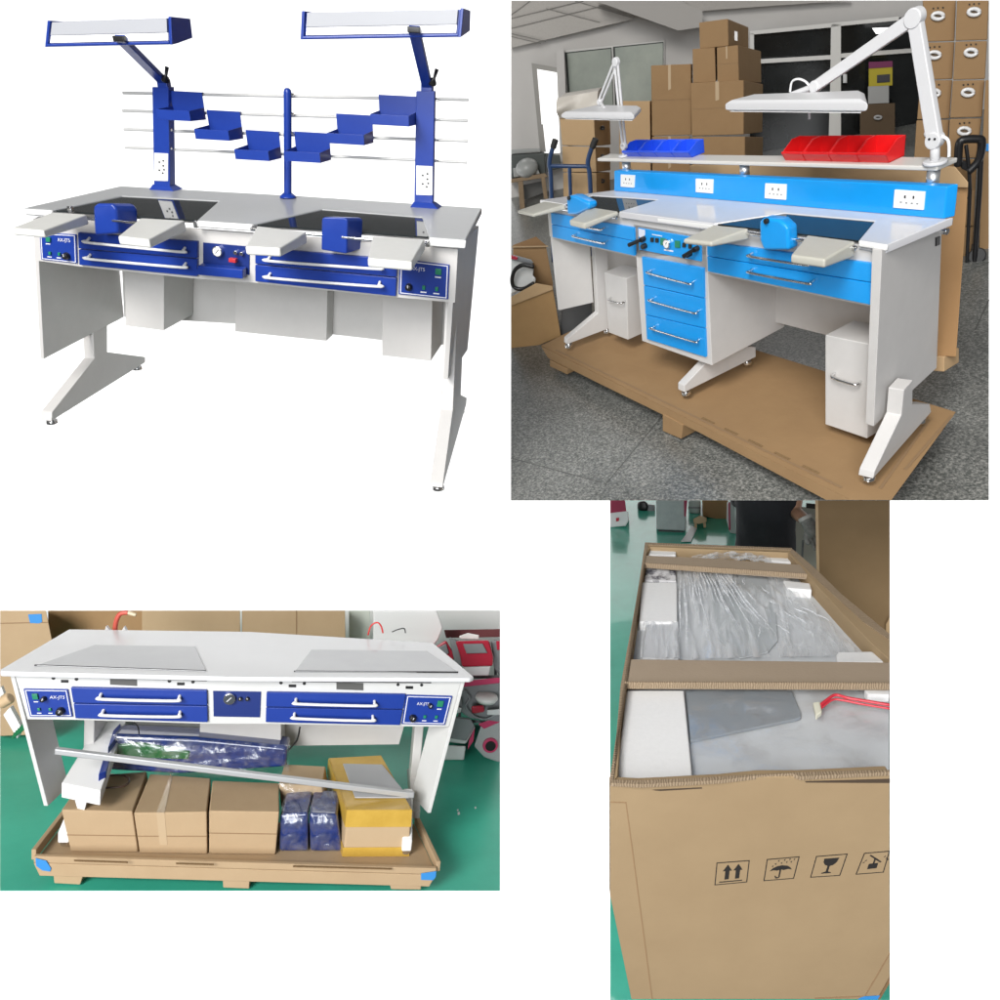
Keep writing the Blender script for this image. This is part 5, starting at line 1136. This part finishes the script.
crate4, FR4, nF4 = crate_four()

# packed contents
S = D4; H = 1.0
WH_TOP = mat('wrapped_board', (.56, .58, .60), .3, noise=(3, .3, .7), col2=(.52, .54, .56))
FOAM = mat('white_foam', (.74, .74, .74), .75, noise=(60, .3, .7), col2=(.70, .70, .70), bump=(180, .05))
SLATE = mat('slate_board', (.24, .265, .29), .35, noise=(4, .3, .7), col2=(.215, .24, .265))
FILM4 = film_mat('packing_film', .04, .4, scale=(1, 1, 1), sc=8, rough=.2, bump=.4, diff=.3)
FILM_ST = film_mat('stretched_film', .03, .72, scale=(6, .7, 1), sc=5, rough=.18, bump=.25, diff=.6, fmin=.42, fmax=.68)  # whitened streaks stand in for the pleat highlights
def lying(name, label, cat, q, z, d, m, bev=.004, group=None):
    return solo(S, name, label, cat, prism(S.hits(q, Z(z)), -UP * d), m, bev, group=group)
lying('bench_top_board', 'wide pale bench top lying flat inside the carton crate', 'board', [(618, 778), (630, 665), (650, 560), (786, 562), (812, 590), (866, 655), (889.6, 690), (889.6, 770)], H - .07, .03, WH_TOP)
lying('foam_pad', 'white foam slab at the near left corner inside the crate', 'foam', [(626.5, 690), (684, 690), (692.6, 776.5), (616, 779)], H - .035, .034, FOAM, .006, 'white foam pieces in the crate')
lying('slate_sheet', 'blue grey sheet with a rounded corner lying in the front bay of the crate', 'sheet', [(685.5, 690), (792, 690.6), (796, 700), (801, 713), (801, 716.5), (797, 718.5), (690, 740.6)], H - .055, .012, SLATE, .003)
lying('foam_pad', 'small white foam block at the right edge of the front bay', 'foam', [(864, 689.5), (889.6, 690), (889.6, 695), (868, 694)], H - .03, .03, FOAM, .004, 'white foam pieces in the crate')
for q, z, lb in (([(641.5, 582), (677, 582.5), (677.5, 622), (639, 622)], H - .03, 'square white foam block on the left of the middle bay'), ([(646, 568), (676, 569.5), (676.5, 581), (644, 580.5)], H - .045, 'dark blotched foam block by the far cross bar'), ([(783, 580), (810, 583), (812, 590), (786, 588)], H - .03, 'white foam strip at the right end of the far cross bar'), ([(836, 655), (838, 651.5), (872, 651), (886, 662), (836.5, 662)], H - .03, 'white foam corner behind the near cross bar on the right'),
              ([(649.5, 547.5), (676, 548.2), (676, 555), (648.5, 554.6)], H - .02, 'white foam block in the far left corner of the crate'), ([(762, 553), (790, 554), (794, 562.5), (766, 560)], H - .03, 'white foam block in the far right corner of the crate')):
    lying('foam_block', lb, 'foam', q, z, .05, FOAM if 'blotched' not in lb else mat('blotched_foam', (.66, .66, .68), .6, noise=(16, .40, .52), col2=(.06, .06, .08)), .006, 'white foam pieces in the crate')
o = thing(S, 'wrapped_block', 'film wrapped grey block below the square foam block on the left', 'block', S.hit((660, 640), Z(H - .08)))
part(o, 'block', prism(S.hits([(646, 623.5), (677, 623.5), (679, 658.5), (641.5, 658)], Z(H - .04)), -UP * .05), mat('pale_block', (.50, .51, .53), .5), .006)
part(o, 'film', sheet(S.hits([(643, 622.5), (678, 622.5), (680, 659), (640, 658.5)], Z(H - .032)), 24, 12, lambda u, v: UP * (.006 * abs(math.sin(17 * u + 1.5 * math.sin(4 * v))))), FILM_ST, smooth=True)
# wrinkled film over the middle and front bays
q4 = [(677, 569), (783, 572), (862, 655), (680, 659)]
P4 = S.hits(q4, Z(H - .045))
def wr(u, v):
    fan = (u - .25) * (1.6 - .9 * v)
    h = .016 * (abs(math.sin(19 * fan + .8 * math.sin(5 * v))) ** 1.4) * max(0, 1 - u * .75) + .012 * abs(math.sin(9 * u + 13 * v + 2 * math.sin(7 * u))) * u ** 1.5 + .004 * math.sin(40 * u + 9 * v) * (1 - v)
    e = min(1, 8 * min(u, 1 - u, v, 1 - v)); return UP * h * e
o = thing(S, 'stretched_film', 'clear stretched film pleated over the bench top in the middle bay', 'film', P4[3])
part(o, 'pleated_sheet', sheet(P4, 110, 50, wr), FILM_ST, smooth=True)
rn = random.Random(5); g = G()
for i in range(19):
    u0 = .03 + .44 * (i / 19) + rn.uniform(-.01, .01); v0 = rn.uniform(0, .06); v1 = rn.uniform(.35, .98)
    def pt(u, v): return P4[0] * (1 - u) * (1 - v) + P4[1] * u * (1 - v) + P4[2] * u * v + P4[3] * (1 - u) * v
    sl = (u0 - .1) * .55
    a = [pt(u0 + sl * (v0 + (v1 - v0) * k / 6) + .006 * math.sin(k * 1.7 + i), v0 + (v1 - v0) * k / 6) + UP * .011 for k in range(7)]
    g += tube(a, [.0004, .0028, .0046, .0046, .0036, .002, .0004], 6)
for i in range(16):
    u0, v0 = rn.uniform(.5, .95), rn.uniform(.1, .75); du, dv = rn.uniform(-.05, .1), rn.uniform(.03, .14)
    g += tube([pt(min(u0 + du * k / 4 + rn.uniform(-.008, .008), .98), v0 + dv * k / 4) + UP * .016 for k in range(5)], [.0005, .002, .003, .002, .0005], 6)
part(o, 'crease_highlights', g, film_mat('highlight_film', .3, .9, sc=20, rough=.12, diff=.8), smooth=True)  # whitish ridges painted in as highlights along the pleats
lying('grey_board', 'curved edged grey board seen through the pleated film', 'board', [(705, 572), (765, 572), (775, 600), (778, 640), (768, 652), (740, 658), (720, 640), (712, 600)], H - .06, .008, mat('mid_board', (.40, .425, .44), .35), .003)
o = thing(S, 'loose_film', 'loose clear film over the boards in the front bay', 'film', S.hit((780, 760), Z(H - .04)))
part(o, 'film_sheet', sheet(S.hits([(687, 690.5), (888.5, 691), (888.5, 768), (693, 776)], Z(H - .045)), 60, 24, lambda u, v: UP * (.006 * abs(math.sin(8 * u + 5 * v + 2 * math.sin(9 * v + 3 * u))) + .005 * abs(math.sin(31 * u * (1 - v) + 3 * v)) * max(0, .6 - u))), FILM4, smooth=True)
o = thing(S, 'film_heap', 'crumpled clear film heaped in the far bay of the crate', 'film', S.hit((730, 562), Z(H - .03)))
part(o, 'heap', sheet(S.hits([(692, 556), (770, 556.5), (772, 563.5), (690, 562)], Z(H - .02)), 50, 10, lambda u, v: UP * (.022 * math.sin(math.pi * u) * abs(math.sin(15 * u + 7 * v)) + .006 * math.sin(math.pi * u))), film_mat('heap_film', .1, .8, sc=22, rough=.12, diff=.6), smooth=True)
g = tube(bez(S.hits([(818, 707), (828, 699), (836, 695), (848, 698), (866, 701), (889.5, 705)], Z(H - .02)), 8), .0052, 10) + tube(bez(S.hits([(820, 709), (832, 700), (842, 700), (862, 704), (889.5, 708.5)], Z(H - .022)), 8), .0038, 10)
o = thing(S, 'red_cable', 'red cable with a pale plug lying in the front bay of the crate', 'cable', S.hit((850, 702), Z(H - .03)))
part(o, 'wire', g, mat('red_cable', (.55, .03, .05), .35), smooth=True); part(o, 'plug', prism(S.hits([(813, 702), (820, 701), (822, 711), (816, 715.5)], Z(H - .012)), -UP * .02), mat('pale_plug', (.66, .64, .52), .4), .004)

# floor of the workshop and things far behind
def floor_four():
    zf = -.25; ZF = Z(zf); top = []
    for px in (610.2, 889.8):
        lo, hi = 300., 800.
        for _ in range(50):
            m = (lo + hi) / 2; d = S.ray(px, m)
            if d.z < -.03: hi = m
            else: lo = m
        top.append(max(500.2, hi))
    q = S.hits([(610.2, 999.6), (889.8, 999.6), (889.8, top[1]), (610.2, top[0])], ZF)
    struct(S, 'floor', prism(q, -UP * .004), mat('green_epoxy_gloss', (.055, .44, .32), .24, spec=.8, coat=.5, noise=(2.5, .3, .7), col2=(.042, .35, .25), bump=(14, .04)))
    print('floor four top', top, [S.hit((p, 505), ZF) for p in (612, 700)])
    return ZF
ZF4 = floor_four()
DD = S.ray(750, 560); DD.z = 0; DD.normalize()
def BQ(d): return (Vector((S.o.x, S.o.y, 0)) + DD * d, DD)
def far(name, label, cat, pieces, d, group=None):
    o = None; low = max((p for pc in pieces for p in pc[1]), key=lambda p: p[1]); k = S.hit(low, ZF4)
    if d > 4.85: d = min(d + 3, (k - S.o).dot(DD) - max(pc[2] for pc in pieces) * 0)
    for nm, q, dd, t, m, bv in pieces:
        if o is None: o = thing(S, name, label, cat, S.hit(q[-1], BQ(d)), group)
        part(o, nm, S.cut(q, BQ(d + dd), BQ(d + dd + t)), m, bv)
    return o
far('red_cabinet', 'red and white cabinet at the far left of the green floor', 'cabinet', [('lower_case', [(610.2, 513), (628, 511), (629, 520), (626, 526), (610.2, 527.5)], 0, .4, LIGHTP, .01), ('upper_case', [(610.2, 500.3), (625, 500.3), (626.5, 512), (610.2, 514)], .01, .38, mat('crimson_case', (.28, .03, .07), .4), .008), ('red_mark', [(616, 518), (619, 517.5), (619, 521), (616, 521.5)], -.012, .01, RED, .002)], 6.0)
far('wrapped_cabinet', 'grey film wrapped cabinet standing on the far green floor', 'cabinet', [('body', [(656, 500.3), (687, 500.3), (685.5, 531), (656.5, 529.5)], 0, .4, mat('grey_wrapped', (.36, .40, .40), .25, bump=(14, .3), noise=(9, .3, .7), col2=(.30, .34, .34)), .01), ('red_strip', [(684, 500.3), (687.5, 500.3), (686, 517), (684, 516)], -.015, .01, mat('crimson_case', (.28, .03, .07)), .002), ('foot', [(658, 530), (684, 531.5), (683, 533), (659, 532)], .02, .3, BLACK, 0)], 5.6)
far('far_carton', 'brown carton on the green floor behind the crate', 'carton', [('body', [(702, 500.3), (728, 500.3), (729, 519), (716, 519), (703, 516)], 0, .4, CARTON_D, .006)], 5.8)
far('pale_drum', 'small pale drum left of the far brown carton', 'drum', [('body', [(688, 500.3), (701, 500.3), (700, 514), (689, 513)], 0, .3, mat('pale_drum', (.42, .48, .46), .5), .02), ('rim', [(688, 507), (700.5, 507), (700.5, 508.5), (688, 508.5)], -.012, .01, GREYP, 0)], 6.1)
far('black_pump', 'small black pump on the far green floor', 'pump', [('body', [(637, 502), (646, 500.5), (649, 506), (648, 511.5), (638, 511)], 0, .25, BLACK, .03), ('case', [(646, 504), (655, 505), (655, 511.5), (647, 511.5)], .02, .2, GREYP, .01)], 6.2)
far('wooden_stool', 'small pale wooden bench on the far green floor', 'stool', [('seat', [(693, 519), (700, 515.5), (706.5, 517.5), (706.5, 522), (699, 524), (694, 523)], 0, .3, mat('pale_wood', (.55, .40, .24)), .006), ('leg', [(694, 523), (697, 524), (697, 529), (694.5, 528.5)], .01, .05, mat('pale_wood', (.55, .40, .24)), .003), ('leg', [(703, 523), (706, 522.5), (706, 527.5), (703.5, 528)], .01, .05, mat('pale_wood', (.55, .40, .24)), .003)], 5.2)
solo(S, 'white_sheet', 'narrow white sheet lying on the green floor behind the crate', 'sheet', prism(S.hits([(681, 541), (692, 526), (697, 528), (691, 541)], Z(-.235)), -UP * .01), WHITE_METAL, .002)
far('white_machine', 'white machine edge just left of the person in black', 'machine', [('body', [(727, 502), (735, 500.3), (736, 534), (730, 533), (726.5, 520)], 0, .3, LIGHTP, .01), ('pink_edge', [(728.5, 503), (730, 502.5), (730.5, 530), (729, 530)], -.012, .01, PINK, .002)], 4.9)
far('white_shelving', 'pale bench front with pipes behind the gloved hand', 'cabinet', [('front', [(790, 506), (818, 508), (817, 571), (810, 568), (792, 548)], 0, .3, mat('pale_cabinet', (.62, .60, .54), .5), .006), ('pipe', [(802, 540), (804, 540), (803, 562), (801, 560)], -.03, .02, GREYP, 0), ('dark_item', [(806, 503), (817, 504), (817, 509), (806, 508)], -.02, .05, BLACK, .004), ('blue_bottle', [(807, 516), (811, 516), (811, 520), (807, 520)], -.04, .03, BLUE_TAPE, .003)], 4.8)
o = thing(S, 'leaning_carton', 'tall brown carton sheet standing at the right behind the crate', 'carton', S.hit((860, 640), BQ(3.6)))
part(o, 'panel', S.cut([(816, 500.3), (889.8, 500.3), (889.8, 700), (822, 700), (817.5, 571)], BQ(3.9), BQ(4.0)), mat('carton_deep', (.24, .16, .085), .85, spec=.15, noise=(3, .25, .75), col2=(.205, .135, .07)), .002)
part(o, 'front_edge', S.cut([(815.2, 500.3), (818, 500.3), (819.6, 573), (816.5, 570)], BQ(3.89), BQ(3.9)), CARTON, 0)
part(o, 'second_layer', S.cut([(886, 624), (889.8, 617), (889.8, 700), (885, 700)], BQ(3.86), BQ(3.89)), LC, .002)

# person in a black shirt behind the crate, seen from chest to hip
def person_four():
    S = D4; dist = 4.35; pl = BQ(dist)
    Rt = DD.cross(UP).normalized(); 
    hip = S.hit((764, 560), pl); sh_l = S.hit((737, 500), pl); 
    waist = S.hit((765, 548), pl); top = S.hit((764, 499), pl); zf = ZF4[0].z
    scale = (S.hit((795, 520), pl) - S.hit((733, 520), pl)).length
    c = waist.copy()
    def at(x, y, z): return Vector((c.x, c.y, 0)) + Rt * x + DD * y + UP * z
    w = scale / 2; zt = top.z; zw = waist.z
    o = thing(S, 'person', 'person in a black shirt with a grey work glove standing behind the crate', 'person', at(0, 0, zf))
    SKIN = mat('skin', (.36, .20, .13), .5, noise=(30, .3, .7), col2=(.33, .18, .115)); SHIRT = mat('black_shirt', (.012, .013, .018), .85, bump=(26, .25), noise=(8, .3, .7), col2=(.008, .009, .012)); GLOVE = mat('grey_knit_glove', (.24, .245, .23), .9, bump=(160, .4), noise=(50, .3, .7), col2=(.13, .135, .13)); TRS = mat('dark_trousers', (.03, .035, .05), .85)
    # body: one skinned skeleton
    elb = S.hit((794, 511), BQ(dist - .04)); wr_ = S.hit((807, 521.5), BQ(dist - .20)); hd = S.hit((813, 531), BQ(dist - .24)); shd = at(w * .92, 0, zt + .16)
    V = [at(0, 0, zw - .1), at(0, 0, zw + .12), at(0, 0, zt + .05), at(0, 0, zt + .2), shd, elb, wr_, hd * .6 + wr_ * .4, at(-w * .92, 0, zt + .16), at(-w * .80, .14, zt - .06), at(-w * .1, .19, zw + .05), at(.09, 0, zw - .2), at(.11, .0, (zw + zf) / 2 - .05), at(.11, .02, zf + .09), at(.11, -.12, zf + .04), at(-.09, 0, zw - .2), at(-.11, 0, (zw + zf) / 2 - .05), at(-.11, .02, zf + .09), at(-.11, -.12, zf + .04)]
    E = [(0, 1), (1, 2), (2, 3), (3, 4), (4, 5), (5, 6), (6, 7), (3, 8), (8, 9), (9, 10), (0, 11), (11, 12), (12, 13), (13, 14), (0, 15), (15, 16), (16, 17), (17, 18)]
    R = [.13, .125, .14, .10, .06, .045, .034, .038, .06, .045, .035, .09, .06, .045, .04, .09, .06, .045, .04]
    me = bpy.data.meshes.new('person_body'); me.from_pydata(V, E, []); tmp = bpy.data.objects.new('tmp_body', me); COL.objects.link(tmp)
    sk = tmp.modifiers.new('skin', 'SKIN'); sv = me.skin_vertices[0].data
    for i, r in enumerate(R): sv[i].radius = (r, r); sv[i].use_root = (i == 0)
    ss = tmp.modifiers.new('sub', 'SUBSURF'); ss.levels = 2; ss.render_levels = 2
    bpy.context.view_layer.update(); dg = bpy.context.evaluated_depsgraph_get(); em = bpy.data.meshes.new_from_object(tmp.evaluated_get(dg)); bpy.data.objects.remove(tmp)
    # everything above the photograph's upper edge is left out: the figure ends in a flat section there
    nrm = S.ray(700, 500.4).cross(S.ray(800, 500.4)); 
    if nrm.z < 0: nrm = -nrm
    def clip(me_or_g):
        bm = bmesh.new()
        if isinstance(me_or_g, G):
            m2 = bpy.data.meshes.new('t'); m2.from_pydata(me_or_g.v, [], me_or_g.f); bm.from_mesh(m2)
        else: bm.from_mesh(me_or_g)
        bmesh.ops.recalc_face_normals(bm, faces=bm.faces)
        r = bmesh.ops.bisect_plane(bm, geom=bm.verts[:] + bm.edges[:] + bm.faces[:], plane_co=S.o, plane_no=nrm, clear_outer=True)
        ed = [e for e in r['geom_cut'] if isinstance(e, bmesh.types.BMEdge)]
        try: bmesh.ops.holes_fill(bm, edges=ed)
        except Exception: pass
        g = G(); bm.verts.index_update(); g.add([v.co.copy() for v in bm.verts], [[v.index for v in f.verts] for f in bm.faces]); bm.free(); return g
    part(o, 'body', clip(em), SKIN, smooth=True)
    # shirt: rings of an ellipse with soft folds
    rings = []; N = 40
    prof = ((-.10, 1.02, .135), (-.04, 1.03, .14), (.04, .985, .135), (.14, .96, .135), (.26, 1.0, .145), (.38, 1.06, .15))
    for k in range(len(prof) * 3 - 2):
        i, t = divmod(k, 3); t /= 3; p0 = prof[i]; p1 = prof[min(i + 1, len(prof) - 1)]; z, sx, sy = [a * (1 - t) + b * t for a, b in zip(p0, p1)]
        rings.append([at(math.cos(2 * math.pi * j / N) * w * sx * (1 + .012 * math.sin(7 * 2 * math.pi * j / N + z * 30)), math.sin(2 * math.pi * j / N) * sy * (1 + .03 * math.sin(9 * 2 * math.pi * j / N + z * 18)), zw + z) for j in range(N)])
    shirt = loft(rings)
    sl0, sl1 = shd, elb + (shd - elb).normalized() * .10
    sleeve = tube([sl0, sl0 * .5 + sl1 * .5 + Rt * .01, sl1], [.085, .08, .072], 16); sl2 = tube([V[8], V[9]], [.085, .07], 16)
    part(o, 'shirt', clip(shirt + sleeve + sl2), SHIRT, smooth=True)
    part(o, 'trousers', tube([at(.0, 0, zw - .06), at(.085, 0, zw - .22), V[12], V[13] - UP * .03], [.15, .105, .085, .07], 16) + tube([at(.0, 0, zw - .06), at(-.085, 0, zw - .22), V[16], V[17] - UP * .03], [.15, .105, .085, .07], 16), TRS, smooth=True)
    # gloved hand hanging relaxed: palm, four bent fingers, thumb
    d = (S.hit((818, 541), BQ(dist - .26)) - wr_).normalized(); side = d.cross(DD).normalized()
    if side.dot(Rt) < 0: side = -side
    pn = d.cross(side).normalized()
    pal = hd; g = tube([wr_ - d * .015, wr_, pal, pal + d * .035], [.036, .036, .044, .038], 14)
    for i, (off, ln) in enumerate(((-.033, .060), (-.011, .072), (.011, .067), (.033, .052))):
        b0 = pal + d * .025 + side * off; k1 = b0 + d * ln * .45 - DD * .008; k2 = k1 + d * ln * .33 - DD * .022; k3 = k2 + d * ln * .16 - DD * .024
        g += tube(bez([pal + side * off * .7, b0, k1, k2, k3], 4), [.0125] * 8 + [.0118] * 4 + [.011] * 4 + [.007], 10)
    tb = pal - side * .03 - d * .01; g += tube(bez([pal, tb, tb - side * .024 + d * .03 - DD * .015, tb - side * .022 + d * .058 - DD * .03], 4), [.015] * 8 + [.013] * 4 + [.008], 10)
    part(o, 'glove', g, GLOVE, smooth=True)
    part(o, 'glove_cuff', tube([wr_ - d * .03, wr_ - d * .008], [.041, .040], 16), mat('cuff_knit', (.42, .42, .40), .9), .003)
    return o
person_four()
# =================================================================== camera, studio backdrop, lamps
cam = bpy.data.cameras.new('camera'); co = bpy.data.objects.new('camera', cam); COL.objects.link(co)
cam.sensor_width = 36; cam.lens = 36 * F_PX / 1000; cam.clip_start = .05; cam.clip_end = 200
co.rotation_euler = (math.pi / 2, 0, 0); SC.camera = co
class W0: M = Matrix.Identity(4)
bd = mesh_obj('backdrop', G().add([(-16, 20, -16), (16, 20, -16), (16, 20, 16), (-16, 20, 16)], [[0, 1, 2, 3]]), mat('backdrop_white', (.92, .92, .92), .9), Vector((0, 0, 0))); bd['kind'] = 'structure'
def lamp(name, loc, look, size, power, col=(1, 1, 1), sy=None):
    l = bpy.data.lights.new(name, 'AREA'); l.energy = power; l.size = size; l.color = col
    if sy: l.shape = 'RECTANGLE'; l.size_y = sy
    o = bpy.data.objects.new(name, l); COL.objects.link(o); o.location = loc
    o.rotation_euler = (Vector(look) - Vector(loc)).to_track_quat('-Z', 'Y').to_euler(); return o
BK = 4100
for i, (x, z) in enumerate(((-21, 0), (21, 0), (0, -21), (0, 21))):
    lamp('backdrop_lamp', (x, 10, z), (x * .8, 20, z * .8), 14, BK)
lamp('key_lamp', (-3.2, -4.2, 2.4), (-.3, 4, 0), 3, 720, (1, .98, .95))
lamp('fill_lamp', (-1.5, -5, -1.2), (0, 4, 0), 3.5, 520, (.96, .98, 1))
w = bpy.data.worlds.new('World'); SC.world = w; w.use_nodes = True
w.node_tree.nodes['Background'].inputs['Color'].default_value = (1, 1, 1, 1); w.node_tree.nodes['Background'].inputs['Strength'].default_value = .12
SC.view_settings.view_transform = 'Standard'; SC.view_settings.look = 'None'; SC.view_settings.exposure = 0; SC.view_settings.gamma = 1
SC.view_settings.use_curve_mapping = False
SC.cycles.use_denoising = True; SC.cycles.max_bounces = 8; SC.cycles.transparent_max_bounces = 12
